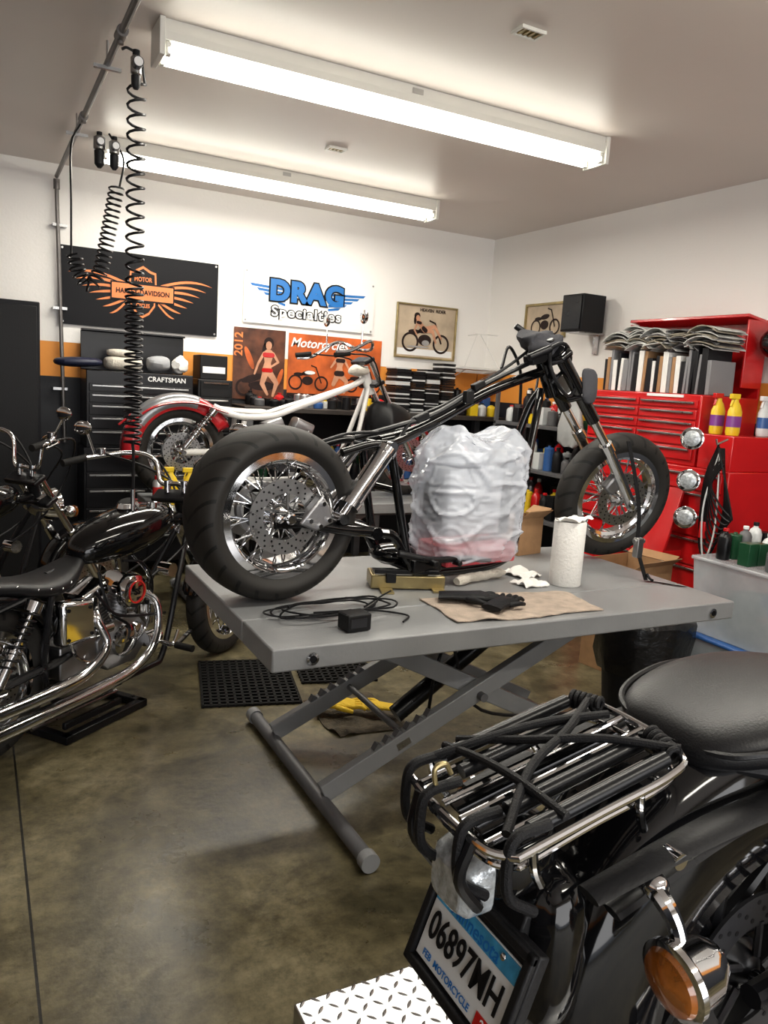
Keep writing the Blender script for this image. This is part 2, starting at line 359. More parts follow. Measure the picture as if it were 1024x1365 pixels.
o.part('coil',HOSE,[coilpath(cr([(.745,4.93,2.62),(.70,4.93,2.36),(.655,4.93,2.14),(.60,4.93,2.06),(.54,4.93,2.12),(.515,4.93,2.22)],4),.04,.006,[.032])]+[tube([(.70,4.93,2.90),(.78,4.93,2.78),(.76,4.93,2.62)],.006,8,6),tube([(.5,4.93,2.2),(.5,4.93,2.5),(.50,4.93,2.8),(.55,4.93,2.92)],.006,8,4)])
# ---------------------------------------------------------------- wall graphics
o=Obj('motorcycle_wall_banner',(1.19,6.54,1.9))
BANB=mat('banner_black_vinyl',(.006,.006,.008),.5,bump=.2,bscale=6,spec=.15)
o.part('vinyl',BANB,bb(.58,1.79,6.535,6.54,1.9,2.48))
Yb=6.533; cx,cz=1.19,2.19
g=[]
for sd in(-1,1):
    for i in range(7):
        L=.55-.05*i; z0=cz+.055-.022*i; up=.085-.026*i; th=.0145; top=[];bot=[]; K=10
        for k in range(K+1):
            t=k/K; x=cx+sd*(.12+(L-.12)*t); zc=z0+up*math.sin(t*pi*.62)-.035*t*t; h=th*min(1,(1-t**4)*1.0)+.0005
            top.append((x,zc+h*.7));bot.append((x,zc-h*.7))
        g.append(flat(top+bot[::-1],Yb))
o.part('wings',ORGP,g)
sh=[(-.1,.16),(-.06,.17),(0,.205),(.06,.17),(.1,.16),(.105,.06),(.095,-.1),(.05,-.165),(0,-.195),(-.05,-.165),(-.095,-.1),(-.105,.06)]
o.part('shield_edge',BLKP,[flat([(cx+a*1.12,cz+b*1.07) for a,b in sh],Yb-.002)]); o.part('shield',ORGP,[flat([(cx+a,cz+b) for a,b in sh],Yb-.004)]); o.part('shield_inner',BLKP,[flat([(cx+a*.88,cz+b*.9) for a,b in sh],Yb-.006)])
o.part('crossbar_edge',BLKP,[flat([(cx-.245,cz-.07),(cx+.245,cz-.07),(cx+.245,cz+.07),(cx-.245,cz+.07)],Yb-.008)]); o.part('crossbar',ORGP,[flat([(cx-.235,cz-.058),(cx+.235,cz-.058),(cx+.235,cz+.058),(cx-.235,cz+.058)],Yb-.010)])
o.part('lettering_dark',BLKP,[textg('HARLEY-DAVIDSON',.052,xz(cx,Yb-.013,cz,.86),.0013,sp=1.03)]); o.part('lettering',ORGP,[textg('MOTOR',.048,xz(cx,Yb-.009,cz+.1,.78),.001),textg('CYCLES',.042,xz(cx,Yb-.009,cz-.1,.72),.001)])
o.part('grommets',STEEL,[cyl((x,6.53,z),(x,6.536,z),.008) for x in(.6,1.77) for z in(1.92,2.46)])
o=Obj('parts_supplier_banner',(2.61,6.54,2.04))
o.part('vinyl',mat('banner_white_vinyl',(.8,.8,.78),.4,bump=.15,bscale=6),bb(2.01,3.23,6.535,6.54,2.045,2.485)); cx,cz=2.58,2.27
bw=[]
for sd in(-1,1):
    for i in range(5):
        z=cz+.085-.032*i; bw.append(flat([(cx+sd*.2,z),(cx+.02+sd*(.54-.06*i),z+.016),(cx+.02+sd*(.52-.06*i),z-.006),(cx+sd*.2,z-.022)],Yb))
o.part('blue_wings',BLUEP,bw)
o.part('outline',BLKP,[textg('DRAG',.225,xz(cx,Yb-.003,cz+.055,1.05),.026,sp=1.1),textg('Specialties',.118,xz(cx,Yb-.003,cz-.115,1.15),.010,sp=1.13)])
o.part('blue_letters',BLUEP,[textg('DRAG',.225,xz(cx,Yb-.007,cz+.055,1.05),.013,sp=1.1)]); o.part('white_letters',WHTP,[textg('Specialties',.118,xz(cx,Yb-.007,cz-.115,1.15),.002,sp=1.13)])
o.part('grommets',STEEL,[cyl((x,6.53,z),(x,6.536,z),.008) for x in(2.03,3.21) for z in(2.065,2.465)])
def rect(x0,x1,z0,z1,y): return flat([(x0,z0),(x1,z0),(x1,z1),(x0,z1)],y)
def pring(cx,cz,r,y,t=.014): 
    n=28;vs=[];fs=[]
    for i in range(n):
        a=2*pi*i/n
        for rr_ in(r,r-t): vs.append(V((cx+rr_*math.cos(a),y,cz+rr_*math.sin(a))))
    for i in range(n): j=(i+1)%n; fs.append((i*2,j*2,j*2+1,i*2+1))
    return (vs,fs)
def pbike(cx,cz,s,y):
    return [pring(cx-.12*s,cz,.07*s,y,.016*s),pring(cx+.14*s,cz,.07*s,y,.016*s),ell(cx,cz+.09*s,.06*s,.022*s,y-.0005,rot=.15),ell(cx-.09*s,cz+.075*s,.05*s,.016*s,y-.0005),ell(cx,cz+.02*s,.055*s,.04*s,y-.0005),flat([(cx+.135*s,cz),(cx+.147*s,cz+.004*s),(cx+.085*s,cz+.15*s),(cx+.075*s,cz+.145*s)],y-.0005),flat([(cx+.03*s,cz+.155*s),(cx+.085*s,cz+.14*s),(cx+.087*s,cz+.15*s),(cx+.03*s,cz+.168*s)],y-.0005)]
def pfig(parts,y):  # printed limbs: tapered strokes in the wall plane
    out=[]
    for (x0,z0,r0,x1,z1,r1) in parts:
        d=V((x1-x0,z1-z0)).normalized(); n=V((-d.y,d.x)); pts=[]
        for k in range(7):
            a=pi/2+pi*k/6; pts.append((x0+r0*(d.x*math.cos(a)+n.x*math.sin(a)),z0+r0*(d.y*math.cos(a)+n.y*math.sin(a))))
        for k in range(7):
            a=-pi/2+pi*k/6; pts.append((x1+r1*(d.x*math.cos(a)+n.x*math.sin(a)),z1+r1*(d.y*math.cos(a)+n.y*math.sin(a))))
        out.append(flat(pts,y)); y-=.0002
    return out
o=Obj('calendar_poster',(2.17,6.54,1.4)); o.part('sheet',BRNB,rect(1.94,2.40,1.40,2.0,6.545))
o.part('figure',SKIN,[ell(2.25,1.865,.027,.036,6.541)]+pfig([(2.25,1.83,.012,2.25,1.80,.014),(2.25,1.79,.045,2.245,1.72,.028),(2.245,1.72,.028,2.24,1.65,.045),(2.26,1.64,.03,2.33,1.55,.02),(2.33,1.55,.02,2.30,1.44,.011),(2.23,1.64,.03,2.20,1.54,.02),(2.20,1.54,.02,2.25,1.45,.011),(2.29,1.80,.013,2.34,1.73,.01),(2.34,1.73,.01,2.28,1.69,.008),(2.21,1.80,.013,2.16,1.71,.01),(2.16,1.71,.01,2.13,1.62,.008)],6.5412))
o.part('hair_and_bike',DARKP,[ell(2.25,1.885,.045,.05,6.5435),ell(2.215,1.82,.022,.06,6.5435),pring(2.04,1.5,.075,6.5420,.02),ell(2.11,1.58,.10,.03,6.5425,rot=.3),ell(2.2,1.52,.12,.04,6.5432)]); o.part('swimwear',REDL,pfig([(2.215,1.785,.020,2.285,1.785,.020),(2.21,1.655,.018,2.275,1.655,.018)],6.5385))
o.part('title',ORGP,[textg('2012',.10,Matrix.Translation((1.985,6.541,1.86))@Matrix.Rotation(pi/2,4,'X')@Matrix.Rotation(pi/2,4,'Z'),.002)])
o.part('flames',ORGB,[ell(2.08,1.75,.025,.1,6.5438,rot=.4),ell(2.36,1.6,.02,.08,6.5438,rot=-.3)])
o=Obj('motorcycle_rally_poster',(2.88,6.54,1.45)); o.part('sheet',ORGB,rect(2.43,3.34,1.45,1.99,6.545))
o.part('white_script',WHTP,[textg('Motorcycles',.11,xz(2.72,6.540,1.91),.002,shear=.3)])
o.part('figure',SKIN,[ell(2.93,1.86,.026,.034,6.541)]+pfig([(2.93,1.79,.04,2.925,1.73,.026),(2.925,1.73,.026,2.92,1.67,.04),(2.93,1.66,.03,3.0,1.60,.018),(3.0,1.60,.018,2.98,1.50,.011),(2.91,1.66,.03,2.87,1.57,.018),(2.97,1.79,.012,3.02,1.71,.008),(2.89,1.79,.012,2.84,1.72,.008)],6.5412))
o.part('printed_bikes',DARKP,pbike(2.62,1.57,.95,6.542)+pbike(3.16,1.57,.9,6.542)+[rect(2.43,3.34,1.45,1.475,6.541),ell(2.93,1.885,.042,.045,6.5435)]+pfig([(2.9,1.785,.018,2.96,1.785,.018),(2.895,1.67,.024,2.95,1.67,.024)],6.5385))
o.part('printed_tanks',WHTP,[ell(2.64,1.66,.05,.016,6.539),ell(3.17,1.655,.05,.016,6.539)])
def frame(o,x0,x1,z0,z1,m,t=.02,y=6.55):
    o.part('frame',m,[bb(x0,x1,y-.025,y,z0,z0+t),bb(x0,x1,y-.025,y,z1-t,z1),bb(x0,x0+t,y-.025,y,z0+t,z1-t),bb(x1-t,x1,y-.025,y,z0+t,z1-t)],bevel=.003)
o=Obj('framed_motorcycle_picture',(3.8,6.54,1.86)); frame(o,3.47,4.13,1.86,2.36,GOLD,.015)
o.part('print',TANB,rect(3.485,4.115,1.875,2.345,6.545)); o.part('floor_print',WHTP,[rect(3.5,4.1,1.89,1.95,6.5435)])
o.part('figure',SKIN,[ell(3.70,2.235,.020,.026,6.5375)]+pfig([(3.71,2.20,.024,3.76,2.15,.022),(3.76,2.15,.024,3.79,2.13,.03),(3.80,2.14,.024,3.89,2.17,.016),(3.89,2.17,.016,3.97,2.06,.009),(3.80,2.13,.024,3.87,2.12,.016),(3.87,2.12,.015,3.91,2.02,.009),(3.70,2.19,.010,3.67,2.12,.007),(3.67,2.12,.008,3.70,2.08,.006)],6.538))
o.part('printed_bike',DARKP,pbike(3.79,2.01,1.3,6.542)+[ell(3.695,2.255,.032,.03,6.5435),ell(3.675,2.215,.014,.04,6.5435)]+pfig([(3.70,2.195,.014,3.73,2.19,.014),(3.765,2.145,.02,3.79,2.125,.022)],6.5355))
o.part('printed_chrome',CAN,[ell(3.80,2.01,.04,.026,6.540),ell(3.72,1.97,.12,.008,6.540)])
o.part('caption',DARKP,[textg('HEAVEN  RIDER',.04,xz(3.86,6.541,2.31),.001)])
o=Obj('framed_wall_picture',(4.5,5.67,2.1)); o.part('frame',GOLD,[bb(4.48,4.508,5.38,5.40,2.1,2.4),bb(4.48,4.508,5.92,5.94,2.1,2.4),bb(4.48,4.508,5.40,5.92,2.1,2.12),bb(4.48,4.508,5.40,5.92,2.38,2.4)])
mm_=Matrix.Translation((4.492,5.66,2.19))@Matrix.Rotation(-pi/2,4,'Z'); o.part('print',TANB,bb(4.495,4.505,5.40,5.92,2.12,2.38)); o.part('printed_bike',DARKP,[T(g_,mm_) for g_ in pbike(0,0,1.0,0)])
# ---------------------------------------------------------------- storage furniture
o=Obj('black_locker',(0,6.2,0))
o.part('cabinet',mat('black_locker_metal',(.005,.005,.007),.45,spec=.18),[bb(-.45,.40,5.9,6.5,.05,2.0)],bevel=.008)
o.part('doors',MBLK,[bb(-.43,-.03,5.885,5.9,.08,1.97),bb(-.02,.38,5.885,5.9,.08,1.97)],bevel=.004)
o.part('feet',SBLK,[bb(x,x+.05,y,y+.05,0,.05) for x in(-.43,.33) for y in(5.92,6.43)])
o.part('handle',STEEL,[bb(.0,.02,5.865,5.885,1.0,1.15)],bevel=.003)
def drawers(x0,x1,yf,zs,side='y'):
    fr=[];hd=[]
    for a,b in zip(zs[:-1],zs[1:]):
        lo,hi=min(a,b)+.006,max(a,b)-.006
        if side=='y': fr.append(bb(x0,x1,yf-.014,yf,lo,hi)); hd.append(bb(x0+.02,x1-.02,yf-.03,yf-.014,hi-.022,hi-.01))
        else: fr.append(bb(yf-.014,yf,x0,x1,lo,hi)); hd.append(bb(yf-.03,yf-.014,x0+.02,x1-.02,hi-.022,hi-.01))
    return fr,hd
o=Obj('black_tool_chest',(1.12,6.3,0))
TB=mat('tool_chest_black',(.006,.006,.008),.3,spec=.3)
o.part('lower_cabinet',TB,bb(.70,1.52,6.09,6.48,.12,1.0),bevel=.006); o.part('top_chest',TB,bb(.72,1.50,6.11,6.47,1.0,1.57),bevel=.006)
f1,h1=drawers(.72,1.16,6.09,[.15,.35,.55,.7,.82,.97]); f2,h2=drawers(1.17,1.50,6.09,[.15,.35,.55,.7,.82,.97]); f3,h3=drawers(.74,1.48,6.11,[1.02,1.14,1.24,1.33,1.41,1.48])
o.part('drawer_fronts',TB,f1+f2+f3,bevel=.003); o.part('drawer_pulls',STEEL,h1+h2+h3,bevel=.002)
o.part('casters',RUB,[cyl((x-.02,y,.06),(x+.02,y,.06),.059) for x in(.78,1.44) for y in(6.14,6.43)]); o.part('caster_forks',STEEL,[bb(x-.03,x+.03,y-.03,y+.03,.119,.125) for x in(.78,1.44) for y in(6.14,6.43)])
o.part('label',WHTP,[textg('CRAFTSMAN',.05,xz(1.3,6.105,1.525),.001)])
o=Obj('hinged_chest_lid',(1.12,6.46,1.57)); o.part('lid_panel',TB,[bb(.72,1.50,6.455,6.47,1.571,1.86),bb(.72,1.5,6.40,6.47,1.86,1.875)],bevel=.004)
o=Obj('folded_shop_towels',(1.0,6.25,1.6)); o.part('stack',RAGW,[crumple(loft([sec(x,1.63,.12*f,.05*f,3,16,y=6.24) for x,f in[(.86,.7),(.90,1),(.98,1.05),(1.08,1),(1.14,.7)]]),.012,16),crumple(loft([sec(x,1.705,.10*f,.03*f,3,16,y=6.24) for x,f in[(.88,.7),(.92,1),(1.0,1.05),(1.09,.7)]]),.012,16)],sub=1)
o.part('second_stack',mat('grey_cloth',(.35,.36,.38),.9,bump=.4),[crumple(loft([sec(x,1.645,.1*f,.06*f,2.6,16,y=6.22) for x,f in[(1.17,.7),(1.2,1),(1.28,1.1),(1.35,.7)]]),.02,16)],sub=1)
o.part('crumpled_bag',PAPER,[crumple(ball((1.42,6.22,1.645),.062,(1,1,1.05),20),.02,26)])
o=Obj('motorcycle_seat_pad',(.75,5.95,1.58)); o.part('pad',NAVY,[loft([sec(x,1.615+dz,.12*f,.035*f,2.6,16,y=6.17) for x,f,dz in[(.50,.5,.0),(.56,1,0),(.68,1.1,0.005),(.80,.9,0.01),(.84,.5,.01)]])],sub=1)
o=Obj('small_parts_organizer',(1.66,6.3,0)); o.part('body',SBLK,bb(1.56,1.84,6.2,6.5,.02,1.55),bevel=.006)
f,h=drawers(1.58,1.82,6.2,[.06+i*.135 for i in range(12)]); o.part('drawers',MBLK,f,bevel=.003); o.part('pulls',CHROME,h)
o.part('top_boxes',MBLK,[bb(1.58,1.8,6.22,6.46,1.551,1.74)],bevel=.006); o.part('box_label',WHTP,[bb(1.6,1.78,6.216,6.22,1.6,1.65)])
o=Obj('workbench',(3.2,6.3,0))
WOODT=mat('bench_top_dark',(.035,.028,.024),.5,var=.3)
o.part('top',WOODT,bb(1.9,4.45,6.05,6.53,1.32,1.36),bevel=.004); o.part('mid_shelf',GREYD,bb(1.92,4.43,6.07,6.5,.72,.75)); o.part('legs',GREYD,[bb(x-.03,x+.03,y-.03,y+.03,0,1.32) for x in(1.95,3.15,4.40) for y in(6.1,6.47)])
o.part('back_panel',MBLK,bb(1.92,4.43,6.51,6.53,.1,1.32))
def bottle(x,y,z,h,r): 
    return lathe([(r*.9,0),(r,.01),(r,h*.68),(r*.75,h*.8),(r*.35,h*.86),(r*.35,h*.9)],(x,y,z),seg=16), cyl((x,y,z+h*.9),(x,y,z+h),r*.42,seg=12)
COLS=[YEL,GRN,BLU,PALE,RED,MBLK,CAN,MBLK,GREYD,DALU,SBLK,SBLK]
def clutter(name,x0,x1,y0,y1,z,n,hmin=.08,hmax=.25,seed=1,cols=COLS):
    rnd=random.Random(seed); o=Obj(name,((x0+x1)/2,(y0+y1)/2,z)); groups={}
    m=max(1,int((y1-y0)/.11)); nx=max(1,math.ceil(n/m))
    for i in range(nx):
        for j in range(m):
            x=x0+(x1-x0)*(i+.5)/nx; y=y0+(y1-y0)*(j+.5)/m; h=rnd.uniform(hmin,hmax); r=min(.042,(x1-x0)/nx*.45,(y1-y0)/m*.45)
            c=rnd.choice(cols); k=rnd.random()
            if k<.5:
                a,b=bottle(x,y,z,h,r); groups.setdefault(c.name,[c,[]])[1].append(a); cc=rnd.choice([MBLK,WHTP,RED]); groups.setdefault(cc.name,[cc,[]])[1].append(b)
            elif k<.75: groups.setdefault(c.name,[c,[]])[1].append(lathe([(r,0),(r,h*.9),(r*.8,h*.93),(r*.3,h*.95),(r*.3,h)],(x,y,z),seg=16))
            else: groups.setdefault(c.name,[c,[]])[1].append(box((x,y,z+h*.35),(r*1.9,r*1.8,h*.7)))
    for k,(c,g) in groups.items(): o.part('items_'+k,c,g,bevel=.002)
    return o
clutter('shop_bottles_and_cans',2.0,3.3,6.12,6.5,1.361,30,.06,.12,3)
clutter('shop_bottles_and_cans',3.99,4.42,6.12,6.48,1.361,12,.12,.26,5)
clutter('parts_containers',2.0,3.1,6.14,6.46,.751,26,.15,.4,9); clutter('parts_containers',3.2,4.35,6.14,6.46,.751,26,.15,.4,10)
o=Obj('catalog_stacks',(3.65,6.35,1.36))
gw=[];gd=[]
for sx,w_ in((3.34,.15),(3.51,.13),(3.66,.14),(3.83,.13)):
    z=1.361
    top=random.uniform(1.72,1.82)
    while z<top:
        h=random.uniform(.008,.018); g=box((sx+w_/2+random.uniform(-.006,.006),6.32+random.uniform(-.01,.01),z+h/2),(w_,.2,h-.0015)); (gw if random.random()<.25 else gd).append(g); z+=h
o.part('light_spines',PALE,gw); o.part('dark_spines',MBLK,gd)
o=Obj('wire_display_shelf',(4.3,6.3,1.8))
o.part('shelf',PALE,bb(4.02,4.48,6.2,6.53,1.79,1.80)); o.part('wires',WHT,[tube([(4.05,6.22,1.8),(4.22,6.3,2.12),(4.26,6.52,2.12)],.004,6),tube([(4.45,6.22,1.8),(4.26,6.3,2.12)],.004,6),tube([(4.0,6.22,1.81),(4.48,6.22,1.81)],.004,6),tube([(4.15,6.22,2.12),(4.4,6.22,2.12)],.004,6)]+[tube([(x,6.2,1.8),(x,6.54,1.68),(x,6.54,1.8)],.005,6) for x in(4.08,4.42)])
o=Obj('parts_shelving_unit',(4.3,5.1,0))
o.part('shelves',GREYD,[bb(4.1,4.48,4.48,5.75,z,z+.03) for z in(.1,.55,.95,1.32)],bevel=.003); o.part('uprights',GREYD,[bb(x,x+.03,y,y+.03,0,1.65) for x in(4.1,4.45) for y in(4.48,5.72)])
clutter('shelf_bottles_and_tools',4.14,4.44,4.55,5.68,1.351,30,.1,.3,31); clutter('shelf_bottles_and_tools',4.14,4.44,4.55,5.68,.981,30,.12,.28,32); clutter('shelf_bottles_and_tools',4.14,4.44,4.55,5.68,.581,30,.12,.3,33)
o=Obj('plastic_shopping_bag',(4.0,4.62,1.2)); o.part('bag',mat('grey_translucent_bag',(.45,.46,.46),.3,alpha=.85,bump=.6,bscale=25),[crumple(loft([[(4.03+.055*f*math.cos(a),4.66+.13*f*math.sin(a),z) for a in[2*pi*k/28 for k in range(28)]] for z,f in((1.22,.5),(1.26,.95),(1.38,1.05),(1.5,.8),(1.58,.3),(1.62,.35))]),.03,14)],smooth=60); o.part('hook',STEEL,[tube([(4.03,4.66,1.61),(4.06,4.66,1.64),(4.10,4.66,1.60)],.004,6)])
# ---- red tool chest (right wall)
o=Obj('red_tool_chest',(4.15,3.8,0)); Y0=3.08
o.part('lower_cabinet',RED,[bb(3.9,4.46,Y0,4.34,.14,1.22)],bevel=.008)
o.part('upper_chest',RED,[bb(3.92,4.44,3.36,4.34,1.22,1.66)],bevel=.008)
o.part('side_box',RED,[bb(3.92,4.44,Y0+.02,3.34,1.22,1.43)],bevel=.006)
o.part('open_lid',RED,[box((4.43,3.86,1.90),(.02,1.0,.5)),box((4.34,3.86,2.15),(.2,1.0,.02),Ry(.15)),box((4.34,3.365,1.93),(.18,.015,.42)),box((4.34,4.355,1.93),(.18,.015,.42))],bevel=.004)
f=[];h=[]
zz=[1.25,1.34,1.43,1.50,1.57,1.63]
for y0,y1 in((3.38,3.85),(3.86,4.32)):
    a,b=drawers(y0,y1,3.92,zz,'x'); f+=a;h+=b
a,b=drawers(Y0+.04,4.31,3.9,[.17,.42,.62,.8,.95,1.08,1.2],'x'); f+=a;h+=b
o.part('drawer_fronts',RED,f,bevel=.003); o.part('drawer_pulls',STEEL,h,bevel=.002)
o.part('badge',WHTP,[bb(3.914,3.92,3.5,3.8,1.638,1.655)])
o.part('casters',RUB,[cyl((x,y-.02,.065),(x,y+.02,.065),.064) for x in(3.98,4.38) for y in(3.18,4.25)]); o.part('caster_plates',STEEL,[bb(x-.04,x+.04,y-.04,y+.04,.129,.14) for x in(3.98,4.38) for y in(3.18,4.25)])
o.part('folding_side_tray',RED,[box((3.79,3.45,.88),(.02,.22,.42),Ry(.28)),bb(3.73,3.9,3.34,3.36,.66,.70)],bevel=.004)
o=Obj('shop_manuals_and_binders',(4.1,3.8,1.66)); g={0:[],1:[],2:[],3:[]}
y=3.38
while y<4.30:
    t=random.uniform(.02,.05); hgt=random.uniform(.2,.29); k=random.choice([0,0,0,1,1,2,3]); g[k].append(box((4.1,y+t/2,1.662+hgt/2),(.22,t-.004,hgt),Rx(random.uniform(-.04,.04)))); y+=t
GB=mat('binder_black',(.010,.010,.012),.4);o.part('black_binders',GB,g[0],bevel=.003);o.part('grey_binders',mat('binder_grey',(.2,.2,.21),.5),g[1],bevel=.003);o.part('white_binders',PAPER,g[2],bevel=.002);o.part('tan_binders',CARD,g[3],bevel=.002)
gg=[];gk=[];gc=[]
for s,yy0 in enumerate((3.46,3.62,3.80,3.98,4.18)):
    z=1.965; rs_=random.Random(50+s); nmag=rs_.randint(9,14)
    for i in range(nmag):
        yy=yy0+rs_.uniform(-.03,.03); sag=rs_.uniform(.01,.05); a=rs_.uniform(-.2,.2); xo=rs_.uniform(-.04,.03); rows=[]
        for q in range(7):
            t=-1+2*q/6; yv=yy+t*rs_.uniform(.105,.118); zv=z-sag*t*t+a*t*.05; rows.append([(3.96+xo,yv,zv),(4.2+xo,yv,zv),(4.2+xo,yv,zv+.006),(3.96+xo,yv,zv+.006)])
        rs_.choice([gg,gg,gk,gc]).append(crumple(loft(rows),.008,6,i)); z+=.0095+.002*rs_.random()
o.part('magazine_piles',mat('magazine_pages',(.45,.45,.43),.5,var=.35,vscale=14),gg,smooth=0); o.part('dark_magazines',mat('magazine_covers',(.08,.075,.08),.3,var=.4),gk,smooth=0); o.part('tinted_magazines',mat('magazine_tint',(.25,.22,.17),.3,var=.5,vscale=20),gc,smooth=0)
o=Obj('bookshelf_speaker',(4.33,4.98,2.1)); o.part('cabinet',MBLK,bb(4.22,4.45,4.86,5.11,2.111,2.40),bevel=.006); o.part('grille',SBLK,bb(4.21,4.22,4.875,5.095,2.125,2.385),bevel=.003)
o.part('wall_bracket',STEEL,[bb(4.24,4.505,4.9,5.06,2.1,2.11),bb(4.49,4.505,4.95,5.01,1.95,2.1)])
def lamp_parts(o,c,r,d,lens=CLR,shell=CHROME):
    d=V(d).normalized(); o.part('shell',shell,lathe([(.004,-r*1.1),(r*.45,-r*.95),(r*.8,-r*.55),(r*.97,-r*.1),(r,0),(r*1.04,.006),(r*1.04,.016),(r*.93,.018)],c,d)); o.part('lens',lens,lathe([(r*.93,.012),(r*.6,.022),(r*.3,.027),(1e-4,.029)],c,d))
for z,yy in((1.40,3.26),(1.15,3.25),(.93,3.24)):
    o=Obj('chrome_spot_lamp',(3.8,yy,z)); lamp_parts(o,(3.765,yy,z),.064,(-.8,-.6,.05)); o.part('mount',STEEL,[cyl((3.8,yy+.02,z-.02),(3.885,yy+.03,z-.02),.007)])
o=Obj('hanging_cables',(3.85,3.1,1.3)); g=[]
for i in range(10):
    a=i*.010; g.append(tube([(3.84-a*.5,3.13-a,1.38-.012*i),(3.83-a*.5,3.19-a,1.15),(3.83-a*.5,3.17-a*1.5,.78+.03*i),(3.83-a*.5,3.09-a*1.5,.72+.03*i),(3.83-a*.5,3.03-a,1.0),(3.84-a*.5,3.09,1.36)],.006,8,8))
o.part('cables',HOSE,g); o.part('hook',STEEL,[tube([(3.885,3.11,1.41),(3.80,3.11,1.38),(3.79,3.11,1.41)],.006,8)]); o.part('clamp',RED,[bb(3.80,3.83,3.12,3.16,.82,.92)],bevel=.004)
o.part('light_cables',PALE,[tube([(3.82,3.10,1.34),(3.79,3.14,1.0),(3.80,3.10,.70),(3.80,3.05,.9),(3.81,3.09,1.34)],.005,8,8)])
def spray(name,x,y,z,body,label,cap):
    o=Obj(name,(x,y,z)); o.part('bottle',body,[loft([[(x+sx*math.cos(a)*r*1.15,y+math.sin(a)*r*.7,z+h) for a in[2*pi*k/16 for k in range(16)]] for h,r,sx in[(0.001,.04,1),(.02,.045,1),(.14,.045,1),(.18,.03,1),(.2,.016,1),(.215,.015,1)]])]); o.part('label',label,[loft([[(x+math.cos(a)*.0455*1.16,y+math.sin(a)*.0455*.72,z+h) for a in[2*pi*k/16 for k in range(16)]] for h in(.05,.115)])])
    o.part('trigger_head',cap,[bb(x-.05,x+.02,y-.012,y+.012,z+.215,z+.245),box((x-.035,y,z+.195),(.008,.014,.05),Ry(.3))],bevel=.003)
spray('cleaner_spray_bottle',3.98,3.28,1.431,YEL,PURP,RED); spray('cleaner_spray_bottle',3.99,3.17,1.431,YEL,PURP,YEL); spray('cleaner_spray_bottle',4.30,3.2,1.431,PALE,BLU,WHTP)
o=Obj('riding_helmet',(4.3,3.22,1.9)); o.part('shell',BLK,[ball((4.36,3.22,2.0),.105,(1.05,1,.95),24)]); o.part('visor',DALU,[ball((4.31,3.20,1.99),.09,(.9,.9,.5),24)]); o.part('peg',STEEL,[cyl((4.36,3.22,1.9),(4.505,3.22,1.9),.008)])
o=Obj('leather_gloves_bundle',(4.35,3.0,1.6)); o.part('bundle',LEATH,[crumple(ball((4.38,3.05,1.72),.085,(.8,1,1.7),20),.05,12)],smooth=60); o.part('peg',STEEL,[cyl((4.38,3.05,1.85),(4.505,3.05,1.86),.007)])
def bin_(name,x0,x1,y0,y1,z0,z1,m,lid,sd):
    o=Obj(name,((x0+x1)/2,(y0+y1)/2,z0)); t=.004;e=.03
    def ring(z,k): return [(x0+k,y0+k,z),(x1-k,y0+k,z),(x1-k,y1-k,z),(x0+k,y1-k,z)]
    vs=[V(p) for p in ring(z0,e)+ring(z1,0)+ring(z1,t)+ring(z0+t,e+t)]; fs=[(0,1,2,3),(12,13,14,15)]
    for a in(0,4,8):
        for i in range(4): j=(i+1)%4; fs.append((a+i,a+j,a+4+j,a+4+i))
    o.part('tub',m,(vs,fs),smooth=0); o.part('rim',lid,[bb(x0-.012,x1+.012,y0-.012,y1+.012,z1,z1+.022)],bevel=.008)
    r_=random.Random(sd); 
    for k,mm0 in enumerate((MBLK,CAN,DALU,BLU)): o.part('contents_%d'%k,mm0,[box((r_.uniform(x0+.1,x1-.1),r_.uniform(y0+.1,y1-.1),z0+.03+r_.uniform(.02,(z1-z0)*.5)),(r_.uniform(.05,.12),r_.uniform(.05,.12),r_.uniform(.03,.1)),Rz(r_.uniform(0,3))@Rx(r_.uniform(-.5,.5))) for _ in range(9)],bevel=.004)
    return o
bin_('plastic_storage_tote',3.42,3.86,2.3,2.85,0,.36,BIN,BLU,3); bin_('plastic_storage_tote',3.42,3.86,2.3,2.85,.386,.78,BIN,BIN,5)
clutter('oil_bottles',3.45,3.84,2.36,2.8,.803,14,.12,.22,21,[MBLK,GRN,MBLK,PALE,SBLK,GREYD])
o=Obj('trash_can_with_liner',(3.12,2.9,0)); o.part('can',MBLK,loft([[(3.12+r*math.cos(a),2.85+r*math.sin(a)*.8,z) for a in[2*pi*k/24 for k in range(24)]] for z,r in((0,.2),(.44,.25))]))
o.part('liner',mat('black_bin_liner',(.006,.006,.007),.25,bump=.6,bscale=25,spec=.4),crumple(loft([[(3.12+r*math.cos(a),2.85+r*math.sin(a)*.8,z) for a in[2*pi*k/32 for k in range(32)]] for z,r in((.2,.245),(.3,.268),(.4,.275),(.47,.27),(.5,.23),(.45,.2),(.2,.16))]),.025,14))
